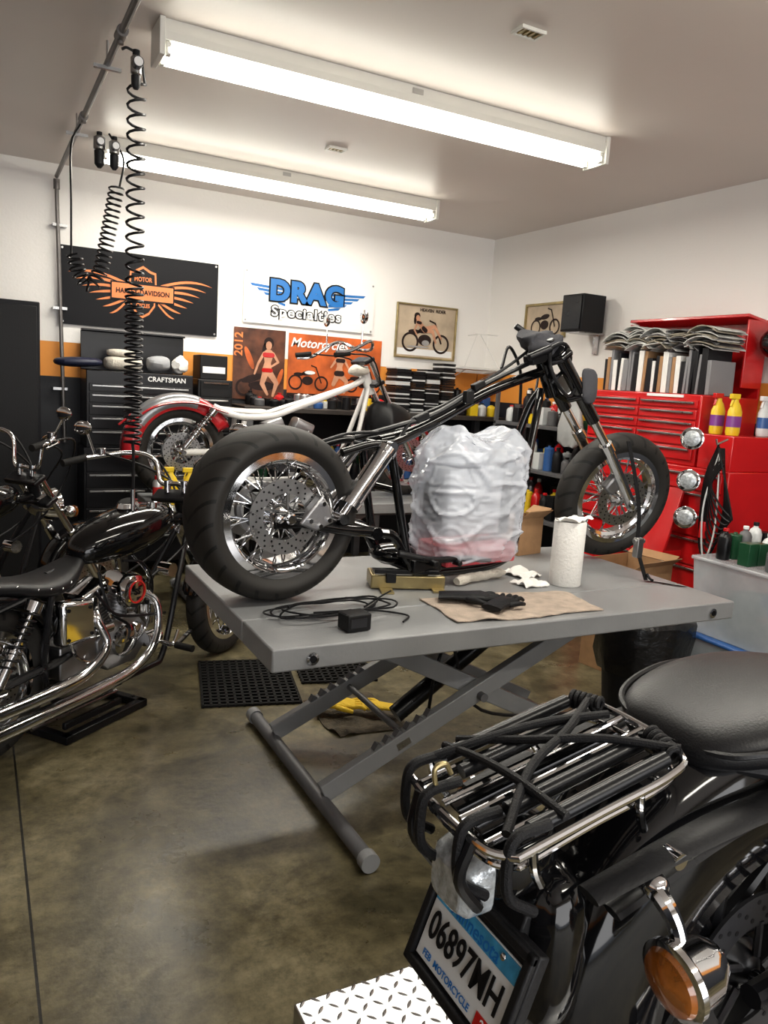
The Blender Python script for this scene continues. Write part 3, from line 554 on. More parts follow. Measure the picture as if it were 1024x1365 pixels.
# ---------------------------------------------------------------- main lift
def lift(name,x0,x1,y0,y1,zt,legx):
    o=Obj(name,((x0+x1)/2,(y0+y1)/2,0)); t=.075
    ys=y0+.30
    o.part('deck',GREY,[bb(x0,x1,y0,ys-.002,zt-t,zt),bb(x0,x1,ys+.002,y1,zt-t,zt)],bevel=.006)
    o.part('under_frame',GREYD,[bb(x0+.15,x1-.15,y,y+.05,zt-.15,zt-t) for y in(y0+.35,y1-.25)])
    xa,xb=legx; yn,yf=y0+.38,y1-.17
    def leg(xa,za,xb,zb,y,w=.075):
        L=math.hypot(xb-xa,zb-za); a=math.atan2(zb-za,xb-xa); return box(((xa+xb)/2,y,(za+zb)/2),(L,.04,w),Ry(-a))
    o.part('scissor_legs',GREY,[leg(xa,.07,xb,zt-.12,yn),leg(xa,.07,xb,zt-.12,yf)]+[leg(xa+.08,zt-.12,xb+.05,.07,yn+.05),leg(xa+.08,zt-.12,xb+.05,.07,yf-.05)],bevel=.004)
    tg=[]
    for k in range(6): tg.append(box((xa+.22+k*.045,yn-.0,.07+.22*.47+k*.021+.045),(.022,.03,.03),Ry(.5)))
    for k in range(6): tg.append(box((xa+.18+k*.045,yf-.0,.07+.18*.47+k*.021+.045),(.022,.03,.03),Ry(.5)))
    o.part('lock_teeth',GREYD,tg); o.part('leg_label',STEEL,[box((xa+.33,yn-.0205,.07+.33*.47-.004),(.06,.001,.03),Ry(-.44))])
    o.part('base_tube',GREYD,[cyl((xa,y0-.02,.037),(xa,y1+.08,.037),.028),cyl((xb+.05,y0+.2,.037),(xb+.05,y1-.05,.037),.03)]); o.part('tube_caps',GREY,[cyl((xa,y0-.04,.037),(xa,y0-.0,.037),.034),cyl((xa,y1+.06,.037),(xa,y1+.11,.037),.034)])
    o.part('cross_shafts',GREYD,[cyl(((xa+xb)/2+.03,yn-.05,(zt-.05)/2),((xa+xb)/2+.03,yf+.05,(zt-.05)/2),.018),cyl((xa+.35,yn,.24),(xa+.35,yf,.24),.014)])
    o.part('pivot_bolts',CHROME,[cyl(((xa+xb)/2+.03,yn-.035,(zt-.05)/2),((xa+xb)/2+.03,yn-.018,(zt-.05)/2),.014)])
    o.part('cylinder',SBLK,[cyl((xa+.45,(yn+yf)/2,.2),(xb-.25,(yn+yf)/2,zt-.2),.04)]); o.part('cylinder_rod',CHROME,[cyl((xb-.25,(yn+yf)/2,zt-.2),(xb-.1,(yn+yf)/2,zt-.12),.018)])
    o.part('air_line',HOSE,[tube([(xa+.5,yn+.1,.2),(xa+.5,yn+.05,.5),(xa+.6,yn+.1,.55),(xa+.7,yn,.3),(xb,yn,.2)],.007,8,8)])
    o.part('rim_sockets',CHROME,[lathe([(.02,0),(.02,.006),(.012,.007),(.012,-.002)],(x,y0-.0005,zt-.04),(0,-1,0)) for x in(x0+.13,x1-.13)]); o.part('socket_holes',BLKP,[cyl((x,y0-.006,zt-.04),(x,y0-.0075,zt-.04),.011) for x in(x0+.13,x1-.13)])
    return o
lift('motorcycle_lift_table',.77,2.80,2.10,3.2,.80,(1.13,2.42))
lift('motorcycle_lift_table',1.0,3.25,5.0,5.62,.735,(1.3,2.7))
# ---------------------------------------------------------------- motorcycles
def wheel(o,c,R,w,ri,P=None,spokes=40,sr=.0028,rotor=(1,.12),rim=CHROME,name='wheel',mag=0,hubw=.06,pulley=None,rot_m=STEEL,pul_m=ALU):
    at=Matrix.Translation(c); rc=(R+ri-.012)/2;hh=(R-ri+.012)/2
    prof=[]
    for k in range(36):
        a=2*pi*k/36;ca,sa=math.cos(a),math.sin(a)
        r=rc+hh*math.copysign(abs(sa)**(2/2.3),sa); y=w/2*math.copysign(abs(ca)**(2/2.6),ca)
        if sa<0: y*=(1-.28*abs(sa))
        prof.append((r,y))
    o.part(name+'_tire',TIRE,lathe(prof,d=(0,1,0),seg=72,closed=True),at=at,P=P,smooth=60)
    wr=w*.36
    rp=[(ri+.012,-wr),(ri+.012,-wr-.006),(ri-.012,-wr-.008),(ri-.02,-wr*.7),(ri-.034,-wr*.5),(ri-.034,wr*.5),(ri-.02,wr*.7),(ri-.012,wr+.008),(ri+.012,wr+.006),(ri+.012,wr),(ri-.004,wr-.004),(ri-.008,wr*.6),(ri-.018,wr*.4),(ri-.018,-wr*.4),(ri-.008,-wr*.6),(ri-.004,-wr+.004)]
    o.part(name+'_rim',rim,lathe(rp,d=(0,1,0),seg=64,closed=True),at=at,P=P)
    o.part(name+'_hub',rim,[lathe([(.012,-hubw-.03),(.028,-hubw-.02),(.045,-hubw),(.045,-hubw+.008),(.028,-hubw+.02),(.028,hubw-.02),(.045,hubw-.008),(.045,hubw),(.028,hubw+.02),(.012,hubw+.03)],d=(0,1,0))],at=at,P=P)
    g=[]
    if mag:
        for k in range(mag):
            a=2*pi*k/mag; p0=V((.03*math.cos(a),0,.03*math.sin(a)));p1=V(((ri-.02)*math.cos(a),0,(ri-.02)*math.sin(a))); g.append(tube([p0,p1],[.018,.011],8))
    else:
        for k in range(spokes):
            sd=1 if k%2 else -1; a=2*pi*k/spokes; b=a+(.5 if (k//2)%2 else -.5)
            g.append(tube([(.042*math.cos(a),sd*(hubw-.006),.042*math.sin(a)),((ri-.028)*math.cos(b),sd*.01,(ri-.028)*math.sin(b))],sr,6))
    o.part(name+'_spokes',rim,g,at=at,P=P)
    for sd in rotor[:-1]:
        rr=rotor[-1]; y=-sd*(hubw+.022)
        o.part(name+'_brake_rotor',rot_m,[lathe([(rr*.62,y-.003),(rr,y-.003),(rr,y+.003),(rr*.62,y+.003)],d=(0,1,0),seg=48,closed=True)]+[tube([(.03*math.cos(a),y,.03*math.sin(a)),(rr*.66*math.cos(a+.25),y,rr*.66*math.sin(a+.25))],.006,6) for a in[2*pi*k/5 for k in range(5)]],at=at,P=P)
        hs=[]
        for q,rad in enumerate((.72,.82,.92)):
            for k in range(18):
                a=2*pi*(k+q*.33)/18; x,z=rr*rad*math.cos(a),rr*rad*math.sin(a); s=1 if y>0 else -1
                hs.append(cyl((x,y+s*.0031,z),(x,y+s*.0036,z),.0042,seg=8))
        o.part(name+'_rotor_holes',BLKP,hs,at=at,P=P)
    if pulley: 
        y=pulley[0]; rr=pulley[1]; o.part(name+'_pulley',pul_m,[lathe([(rr-.02,y-.012),(rr,y-.012),(rr,y+.012),(rr-.02,y+.012)],d=(0,1,0),seg=60,closed=True)]+[tube([(.03*math.cos(a),y,.03*math.sin(a)),((rr-.01)*math.cos(a),y,(rr-.01)*math.sin(a))],.009,6) for a in[2*pi*k/5 for k in range(5)]],at=at,P=P)
def shock(o,a,b,R=.026,m=CHROME,sm=None):
    a=V(a);b=V(b);d=b-a
    o.part('shock_body',m,[cyl(a,a+d*.35,R*.75),cyl(a+d*.35,a+d*.42,R*1.1),cyl(a+d*.88,b,R*1.15),cyl(a,a+d*.95,R*.4)]); o.part('shock_spring',sm or m,coil(a+d*.2,a+d*.9,R,.005,9,6,12))
def vtwin(o,x,z,m=ALU,cover=CHROME,s=1):
    o.part('crankcase',m,[loft([[(x+px*s,y,z+pz*s) for px,pz in[(-.13,-.06),(-.08,-.11),(.08,-.11),(.14,-.05),(.15,.03),(.08,.1),(-.06,.1),(-.14,.03)]] for y in(-.1,-.085,.085,.1)]),bb(x-.36,x-.13,-.09,.09,z-.09,z+.06)],bevel=.008)
    for a in(-.38,.38):
        d=V((math.sin(a),0,math.cos(a))); p=V((x+a*.15,0,z+.07)); prof=[]
        for k in range(10): h=k*.014*s; prof+=[(.076*s,h),(.076*s,h+.005),(.058*s,h+.006),(.058*s,h+.013)]
        o.part('cylinder_fins',m,lathe(prof,p,d,seg=24)); q=p+d*.15*s
        o.part('rocker_box',cover,[T(loft([sec(-.075,0,.06,.03,4,16),sec(-.07,.01,.07,.045,4,16),sec(.07,.01,.07,.045,4,16),sec(.075,0,.06,.03,4,16)]),Matrix.Translation(q)@Matrix.Rotation(a,4,'Y'))],bevel=.003)
        o.part('pushrods',cover,[cyl((x+a*.12+e,-.085,z+.04),q+V((e*1.8,-.07,-.02)),.009,seg=10) for e in(-.02,.02)])
    o.part('cam_cover',cover,[lathe([(.001,.03),(.05,.028),(.075,.018),(.08,0)],(x+.01,-.1,z-.0),(0,-1,0)),lathe([(.001,.02),(.03,.018),(.04,0)],(x+.09,-.1,z+.03),(0,-1,0))])
def cruiser(name,loc,rz,paint=BLK,touring=False,hb=(1.12,.40,.22),L=1.62,front_steer=0,mag=0,rearlight=True,rim=CHROME,fd=.075,fw=.20,fR=.395,rot_m=STEEL,tdx=-.09):
    o=Obj(name,loc,rz,local=True); R=.33
    wheel(o,(0,0,R),R,.15,.215,rotor=(1,.135),mag=mag,pulley=(.085,.11),rim=rim,rot_m=rot_m)
    Pst=Matrix.Translation((L-.36,0,.93))@Matrix.Rotation(front_steer,4,V((-.5,0,.86)))@Matrix.Translation((-(L-.36),0,-.93))
    wheel(o,(L,0,.32),.32,.11,.225,P=Pst,rotor=(1,.14),name='front_wheel',mag=mag,rim=rim)
    o.part('rear_fender',paint,fender((0,0,R),fR,fw,math.radians(20),math.radians(198),depth=fd),smooth=50)
    o.part('front_fender',paint,fender((L,0,.32),.35,.13,math.radians(35),math.radians(165),depth=.05),P=Pst,smooth=50)
    o.part('fender_struts',SBLK,[tube([(-.34,s*.112,R+.22),(-.15,s*.118,R+.29),(.12,s*.12,R+.34)],.016,8,5,flat=.5) for s in(-1,1)])
    o.part('swingarm',SBLK,[tube([(-.04,s*.115,R),(.3,s*.10,R+.02),(.42,s*.08,R+.03)],.018,10,4) for s in(-1,1)])
    o.part('axle_nuts',CHROME,[cyl((0,-.15,R),(0,.15,R),.013),cyl((0,-.155,R),(0,-.14,R),.02,seg=6),cyl((0,.155,R),(0,.14,R),.02,seg=6)])
    for s in(-1,1): shock(o,(-.02,s*.15,R+.03),(.16,s*.15,R+.33),R=.03,m=CHROME,sm=SBLK)
    o.part('frame',SBLK,[tube([(1.24,0,.86),(.95,0,.82),(.6,0,.74),(.35,0,.70)],.02,10,6)]+[tube([(1.26,s*.03,.80),(1.1,s*.09,.5),(.98,s*.11,.2),(.85,s*.12,.16),(.35,s*.12,.17),(.24,s*.11,.3),(.28,s*.1,.62),(.36,s*.06,.70)],.015,10,6) for s in(-1,1)]+[tube([(.36,s*.06,.7),(.15,s*.10,.66),(-.1,s*.105,.64)],.014,10,4) for s in(-1,1)]+[cyl((1.22,0,.95),(1.29,0,.77),.032)])
    vtwin(o,.70,.34,s=1.13)
    o.part('primary_cover',CHROME,[loft([[(px,y,pz) for px,pz in[(.28+.1*math.cos(a) if math.cos(a)<0 else .72+.1*math.cos(a),.33+.085*math.sin(a)) for a in[2*pi*k/28+.001 for k in range(28)]]] for y in(.10,.16)])],bevel=.012)
    o.part('air_cleaner',CHROME,[lathe([(.001,.05),(.05,.048),(.075,.04),(.085,.02),(.085,0)],(.71,-.13,.585),(0,-1,0)),cyl((.71,-.05,.585),(.71,-.13,.585),.03)]); o.part('air_cleaner_insert',REDL,[lathe([(.048,0),(.054,0),(.054,.003),(.048,.003)],(.71,-.179,.585),(0,-1,0),closed=True)])
    o.part('air_cleaner_emblem',BLKP,[textg('SS',.04,Matrix.Translation((.71,-.1815,.585))@Matrix.Rotation(pi/2,4,'X'),.002)])
    o.part('exhaust',CHROME,[tube([(.82,-.07,.56),(.90,-.13,.48),(.87,-.16,.32),(.74,-.165,.22),(.5,-.17,.19),(0.1,-.185,.19),(-.28,-.19,.19)],[.019,.020,.020,.022,.029,.030,.030],14,6),tube([(.56,-.07,.56),(.5,-.14,.5),(.52,-.18,.38),(.40,-.19,.30),(.2,-.2,.28),(-.2,-.205,.28)],[.019,.020,.020,.025,.029,.029],14,6)])
    o.part('exhaust_tips',BLKP,[cyl((-.281,-.19,.19),(-.284,-.19,.19),.026),cyl((-.201,-.205,.28),(-.204,-.205,.28),.026)])
    o.part('foot_controls',CHROME,[cyl((.92,-.25,.28),(.92,-.12,.28),.008),cyl((.92,.25,.28),(.92,.12,.28),.008),box((1.0,.22,.29),(.12,.02,.012)),box((1.0,-.22,.29),(.12,.02,.012),Ry(-.4)),tube([(.92,-.14,.28),(1.0,-.15,.24),(1.06,-.14,.30)],.009,8,4)]); o.part('footpegs',RUB,[cyl((.92,-.34,.28),(.92,-.24,.28),.017),cyl((.92,.34,.28),(.92,.24,.28),.017)])
    o.part('kickstand',SBLK,[tube([(.75,.12,.17),(.68,.27,.02)],.011,8),bb(.64,.72,.26,.31,.0,.012)])
    for s in(-1,1): o.part('oil_tank' if s<0 else 'battery_cover',CHROME if s<0 else paint,[loft([[(px,y,pz) for px,pz in[(.3,.42),(.50,.42),(.48,.60),(.3,.62)]] for y in sorted((s*.15,s*.08))])],bevel=.02)
    o.part('side_cover_bolts',BLKP,[cyl((x,-.151,z),(x,-.154,z),.008) for x,z in((.33,.45),(.46,.45),(.33,.58),(.45,.57))])
    o.part('starter_and_lines',CHROME,[cyl((.42,-.12,.44),(.60,-.12,.44),.028),cyl((.85,-.1,.30),(.95,-.1,.30),.035),tube([(.6,-.10,.36),(.5,-.12,.30),(.4,-.11,.36),(.38,-.1,.48)],.008,8,5),tube([(.78,-.1,.3),(.86,-.12,.4),(.9,-.08,.6),(.82,-.05,.72)],.006,8,5),cyl((.98,0,.34),(.98,0,.44),.04),cyl((1.02,-.13,.62),(1.02,-.06,.62),.035)])
    o.part('black_lines',HOSE,[tube([(.66,-.11,.28),(.72,-.13,.4),(.62,-.1,.5),(.6,-.05,.68)],.007,8,6),tube([(.95,-.06,.45),(.9,-.1,.6),(.8,-.12,.7),(.7,-.1,.72)],.006,8,6),tube([(.5,-.13,.62),(.6,-.15,.5),(.8,-.16,.45),(1.0,-.1,.4)],.008,8,6)])
    o.part('fuel_tank',paint,[loft([sec(a_+tdx,b_,c_,d_,e_) for a_,b_,c_,d_,e_ in((.58,.765,.04,.035,2.4),(.63,.785,.09,.07,2.4),(.75,.81,.13,.098,2.6),(.90,.835,.152,.108,2.6),(1.05,.86,.145,.102,2.4),(1.18,.87,.09,.07,2.4),(1.21,.87,.04,.03,2.4))])],sub=1,smooth=60)
    o.part('tank_console',CHROME,[lathe([(.05,0),(.055,.01),(.045,.03),(.001,.033)],(.93+tdx,0,.94),(-.15,0,1)),cyl((1.03+tdx,.06,.94),(1.03+tdx,.06,.965),.025),cyl((1.03+tdx,-.06,.94),(1.03+tdx,-.06,.965),.025)]); o.part('speedometer_face',BLKP,[cyl((.925+tdx,0,.973),(.924+tdx,0,.976),.036)])
    if not touring:
        o.part('seat',LEATH,[loft([sec(a_*.86-.01,b_,c_,d_,e_) for a_,b_,c_,d_,e_ in((-.12,.735,.05,.015,2.4),(-.09,.735,.09,.022,2.8),(.0,.73,.10,.028,3),(.14,.712,.11,.032,3),(.24,.685,.13,.034,3),(.38,.665,.135,.038,3),(.5,.69,.11,.042,2.8),(.6,.735,.06,.04,2.4),(.64,.75,.03,.02,2.4))])],sub=1,smooth=60)
        o.part('seat_studs',CHROME,[ball((a_*.86-.01,-c_+.004,b_+.012),.005) for a_,b_,c_ in((-.05,.733,.095),(.05,.724,.104),(.14,.712,.11),(.24,.685,.13),(.31,.675,.133),(.38,.665,.135),(.45,.678,.12))])
    else:
        xs=.045; zs=-.045
        o.part('seat',LEATH,[loft([sec(a_+xs,b_+zs,c_,d_,e_) for a_,b_,c_,d_,e_ in((-.215,.745,.05,.012,2.4),(-.205,.75,.085,.028,2.6),(-.16,.762,.125,.038,2.8),(-.05,.775,.15,.046,2.8),(.08,.765,.165,.055,2.8),(.17,.74,.17,.065,2.8),(.3,.71,.18,.07,3),(.45,.72,.165,.065,3),(.52,.755,.09,.05,2.5),(.57,.77,.03,.02,2.4))])],sub=2,smooth=60)
        o.part('seat_base',MBLK,[loft([sec(-.15,.69,.06,.014),sec(-.08,.685,.13,.02,3),sec(.14,.66,.165,.02,3),sec(.4,.64,.17,.02,3),sec(.55,.67,.08,.02)])],sub=1)
        o.part('seat_piping',LEATH,[tube([(x_+xs,s*y_,z_+zs) for x_,y_,z_ in((-.213,0,.754),(-.195,.087,.76),(-.15,.128,.772),(-.05,.152,.785),(.08,.167,.775),(.2,.174,.75),(.35,.182,.72))],.005,6,6) for s in(-1,1)])
    ax=V((L,0,.32)); top=V((L-.42,0,.98)); d=(top-ax)
    o.part('fork_tubes',CHROME,[cyl(ax+V((0,s*.095,0))+d*.45,top+V((0,s*.095,0)),.02) for s in(-1,1)],P=Pst); o.part('fork_lowers',CHROME,[cyl(ax+V((0,s*.095,0))-d*.05,ax+V((0,s*.095,0))+d*.5,.03,.027) for s in(-1,1)]+[cyl(ax+V((0,-.12,0)),ax+V((0,.12,0)),.012)],P=Pst)
    o.part('triple_trees',SBLK,[box(ax+d*f_+V((-.03,0,0)),(.09,.25,.03),Ry(-.55)) for f_ in(.78,.97)],bevel=.01,P=Pst)
    hz,hw,back=hb; tx,tz=top.x,top.z
    pts=[(tx-back-.12,hw+.03,hz-.02),(tx-back,hw,hz),(tx-.03,hw*.62,hz+.02),(tx-.0,hw*.32,hz-.02),(tx-.01,.09,tz+.05),(tx-.01,.0,tz+.045),(tx-.01,-.09,tz+.05),(tx,-hw*.32,hz-.02),(tx-.03,-hw*.62,hz+.02),(tx-back,-hw,hz),(tx-back-.12,-hw-.03,hz-.02)]
    o.part('handlebar',CHROME,tube(pts,.0125,12,8),P=Pst); o.part('risers',CHROME,[cyl((tx-.01,s*.05,tz),(tx-.01,s*.05,tz+.06),.018) for s in(-1,1)],P=Pst)
    o.part('grips',RUB,[cyl((tx-back-.005,s*hw,hz),(tx-back-.13,s*(hw+.033),hz-.02),.018) for s in(-1,1)],P=Pst)
    o.part('levers',CHROME,[tube([(tx-back+.05,s*(hw-.04),hz+.01),(tx-back+.06,s*(hw+.0),hz),(tx-back-.08,s*(hw+.08),hz-.02)],.006,8,5) for s in(-1,1)]+[lathe([(.0,0),(.022,.002),(.024,.03),(.02,.034)],(tx-back+.06,s*(hw-.05),hz+.015),(0,0,1),seg=14) for s in(-1,1)],P=Pst)
    o.part('mirrors',CHROME,[tube([(tx-back+.04,s*(hw-.03),hz),(tx-back+.06,s*(hw+.03),hz+.12)],.006,8) for s in(-1,1)]+[ball((tx-back+.05,s*(hw+.05),hz+.15),.055,(.25,1,.65)) for s in(-1,1)],P=Pst)
    o.part('cables',HOSE,[tube([(tx-back+.05,s*(hw-.05),hz),(tx+.1,s*.25,hz-.02),(tx+.14,s*.1,.9),(tx-.02,s*.06,.7),(.8,s*.08,.55)],.006,8,8) for s in(-1,1)]+[tube([(tx-back+.03,s*(hw-.08),hz),(tx+.04,s*.22,hz-.08),(tx+.1,s*.06,.98),(1.24,0,.85)],.006,8,8) for s in(-1,1)])
    hl=V((L-.27,0,.80))
    o.part('headlamp_shell',CHROME,lathe([(.004,-.13),(.05,-.12),(.085,-.06),(.094,0),(.098,.01),(.09,.02)],hl,(1,0,-.05)),P=Pst); o.part('headlamp_lens',CLR,lathe([(.09,.012),(.06,.028),(.001,.034)],hl,(1,0,-.05)),P=Pst)
    o.part('front_signals',CHROME,[ball((L-.28,s*.17,.78),.035) for s in(-1,1)]+[cyl((L-.28,-.17,.78),(L-.28,.17,.78),.007)],P=Pst); o.part('front_signal_lens',ORG,[lathe([(.033,0),(.02,.012),(.001,.014)],(L-.25,s*.17,.78),(1,0,0)) for s in(-1,1)],P=Pst)
    if rearlight:
        o.part('tail_light',CHROME,[loft([sec(-.42,.55,.045,.035,4),sec(-.36,.56,.05,.045,4)])],bevel=.005); o.part('tail_lens',REDL,[loft([sec(-.445,.55,.035,.025,4),sec(-.42,.55,.042,.032,4)])],bevel=.004)
        o.part('rear_signals',CHROME,[ball((-.33,s*.19,.55),.033) for s in(-1,1)]+[cyl((-.33,-.19,.55),(-.33,.19,.55),.007)])
    return o
# main bike on lift ----------------------------------------------------------
mb=Obj('chopper_frame_motorcycle',(.945,2.64,.801),math.radians(7),local=True)
wheel(mb,(0,0,.318),.317,.235,.215,rotor=(1,.135),hubw=.075,sr=.003,spokes=48,pulley=(.1,.1))
mb.part('brake_caliper',ALU,[loft([[(px,y,pz) for px,pz in[(.03,.30),(.12,.40),(.15,.36),(.17,.30),(.10,.27)]] for y in(-.155,-.105)])],bevel=.008)
mb.part('caliper_bolts',CHROME,[cyl((x,-.165,z),(x,-.15,z),.009,seg=6) for x,z in((.07,.31),(.12,.37),(.145,.31),(.11,.29))])
mb.part('axle_plates',BLK,[box((.03,s*.125,.31),(.17,.014,.06)) for s in(-1,1)],bevel=.01); mb.part('axle',CHROME,[cyl((0,-.155,.318),(0,.155,.318),.014),lathe([(.001,.02),(.02,.016),(.024,0)],(0,-.135,.318),(0,-1,0)),lathe([(.001,.016),(.014,.012),(.016,0)],(-.04,-.133,.318),(0,-1,0)),lathe([(.001,.016),(.014,.012),(.016,0)],(.08,-.133,.31),(0,-1,0))])
mb.part('swingarm',BLK,[tube([(.0,s*.125,.315),(.2,s*.125,.27),(.34,s*.11,.25),(.40,s*.10,.24)],.021,12,5) for s in(-1,1)]+[tube([(.05,.125,.36),(.22,.125,.46),(.33,.11,.5)],.013,10,5)]+[cyl((.38,-.13,.24),(.38,.13,.24),.024)])
for s in(-1,1):
    a=V((.21,s*.13,.31));b=V((.42,s*.11,.57)); d=b-a
    mb.part('shock_body',CHROME,[cyl(a+d*.22,a+d*.92,.036,seg=24),cyl(a,b,.014),cyl(a+d*.16,a+d*.24,.042,seg=24),cyl(a+d*.9,a+d*.97,.04,seg=24),cyl(a-V((0,.03,0)),a+V((0,.03,0)),.02),cyl(b-V((0,.03,0)),b+V((0,.03,0)),.02)]); mb.part('shock_slots',BLKP,[cyl(a+d*t+V((0,s*.0362,0)),a+d*(t+.1)+V((0,s*.0362,0)),.0035,seg=8) for t in(.35,.55,.75)])
mb.part('frame_tubes',BLK,[tube([(1.30,0,.90),(1.0,0,.80),(.75,0,.68),(.58,0,.61),(.45,0,.58)],.022,12,6)]
 +[tube([(.22,s*.10,.545),(.34,s*.10,.575),(.45,s*.09,.58),(.60,s*.04,.62)],.016,12,5) for s in(-1,1)]
 +[tube([(.43,s*.10,.58),(.47,s*.11,.40),(.53,s*.115,.16),(.58,s*.115,.075),(.72,s*.115,.06),(1.0,s*.115,.07),(1.12,s*.10,.14),(1.18,s*.07,.40),(1.26,s*.03,.72),(1.30,0,.82)],.017,12,6) for s in(-1,1)]
 +[cyl((x,-.11,z),(x,.11,z),.014) for x,z in((.47,.40),(.56,.085),(1.0,.07),(.44,.57))]
 +[tube([(.40,s*.1,.24),(.47,s*.11,.22),(.54,s*.115,.12)],.02,10,4) for s in(-1,1)])
mb.part('neck_tube',BLK,[cyl((1.27,0,.99),(1.38,0,.80),.034,seg=20)])
mb.part('foot_mounts',SBLK,[box((.62,s*.13,.10),(.14,.03,.05)) for s in(-1,1)]+[cyl((.62,-.2,.12),(.62,-.13,.12),.014),cyl((.75,-.19,.11),(.75,-.13,.11),.012),box((.85,-.1,.075),(.3,.05,.02)),tube([(.48,-.13,.16),(.62,-.16,.13),(.8,-.15,.12),(.95,-.14,.1)],.014,10,5)],bevel=.004)
mb.part('lower_engine_mount_bowl',BLK,[ball((.55,0,.13),.08,(1.3,1,.5))])
mb.part('wiring_harness',HOSE,[tube([(.35,.02,.59),(.5,-.03,.64),(.7,-.03,.70),(.95,-.03,.83),(1.2,-.04,.94)],.011,8,6),tube([(.3,-.05,.58),(.45,-.08,.56),(.58,-.03,.67),(.8,.03,.74),(1.1,.03,.90),(1.27,.05,1.0)],.007,8,6),tube([(.15,-.06,.58),(.28,-.04,.61),(.4,-.06,.62)],.006,8,5),tube([(1.2,-.05,.95),(1.28,-.12,1.02),(1.36,-.1,.95),(1.3,-.06,.85)],.009,8,6)])
mb.part('zip_connectors',MBLK,[box((.62,-.03,.68),(.07,.03,.025),Ry(-.4)),box((.9,-.035,.82),(.06,.03,.025),Ry(-.4)),box((1.2,-.05,.95),(.09,.06,.04),Ry(-.3)),box((.84,-.05,.77),(.04,.03,.05))],bevel=.004)
ax=V((1.87,0,.32)); hd=V((1.33,0,.90)); dv=(hd-ax).normalized()
PF=Matrix.Translation(hd)@Matrix.Rotation(math.radians(-17),4,dv)@Matrix.Translation(-hd)
wheel(mb,(1.87,0,.33),.318,.12,.225,P=PF,rotor=(1,.135),name='front_wheel',hubw=.045,sr=.0026)
def fk(s,t): return ax.lerp(hd,t)+V((0,s*.115,0))+(V((.03,0,.03)) if t>.1 else V((.015,0,.01)))
mb.part('fork_lowers',CHROME,[cyl(fk(s,-.04),fk(s,.44),.026,.026) for s in(-1,1)]+[cyl(fk(s,.40),fk(s,.46),.031) for s in(-1,1)]+[cyl(ax+V((.01,-.14,.01)),ax+V((.01,.14,.01)),.012),lathe([(.001,.02),(.018,.016),(.022,0)],ax+V((.01,-.14,.01)),(0,-1,0))],P=PF)
mb.part('fork_tubes',CHROME,[cyl(fk(s,.44),fk(s,.75),.0205) for s in(-1,1)],P=PF); mb.part('fork_covers',BLK,[cyl(fk(s,.64),fk(s,1.12),.030) for s in(-1,1)],P=PF)
mb.part('triple_trees',BLK,[T(loft([sec(-.045,0,.10,.02,4),sec(.0,0,.155,.02,4),sec(.05,0,.15,.02,4),sec(.06,0,.14,.016,4)]),Matrix.Translation(ax.lerp(hd,t)+V((.02,0,.02)))@Matrix.Rotation(-.75,4,'Y')) for t in(.84,1.10)],bevel=.004,P=PF)
mb.part('risers_and_controls',SBLK,[cyl(fk(s*.4,1.10),fk(s*.4,1.10)+V((-.03,0,.06)),.018) for s in(-1,1)]+[cyl(fk(-1,1.1)+V((-.06,0,.03)),fk(-1,1.1)+V((-.16,.0,-.02)),.016),cyl(fk(1,1.1)+V((-.02,0,.04)),fk(1,1.1)+V((-.10,.03,.08)),.014)],bevel=.005,P=PF)
CLOTH=mat('charcoal_cloth',(.05,.05,.056),.9,bump=.4,spec=.2)
mb.part('wrapped_cloth_on_head',CLOTH,[crumple(ball(fk(.1,1.12)+V((-.02,0,.02)),.072,(1.1,1.5,.8),24),.05,13)],P=PF,smooth=60)
mb.part('head_wiring',HOSE,[tube([(1.1,.05,.9),(1.2,.12,1.0),(1.3,.14,.9),(1.28,.1,.75)],.007,8,6),tube([(1.25,-.08,1.0),(1.2,-.15,.9),(1.3,-.16,.8),(1.4,-.12,.85)],.008,8,6),tube([(1.32,.05,1.0),(1.42,.15,1.02),(1.46,.18,.9),(1.42,.15,.8)],.006,8,6)])
mb.part('front_caliper',ALU,[box(ax+V((-.09,-.085,.1)),(.07,.05,.1),Ry(.6))],bevel=.01,P=PF)
mb.part('hanging_cloth',CLOTH,[crumple(loft([[(1.44+hx*math.cos(a),-.15+.022*math.sin(a)*k,z) for a in[2*pi*q/16 for q in range(16)]] for z,hx,k in((.93,.02,.8),(.90,.04,1),(.86,.035,1),(.80,.045,1),(.76,.02,.8))]),.02,10)],sub=1)
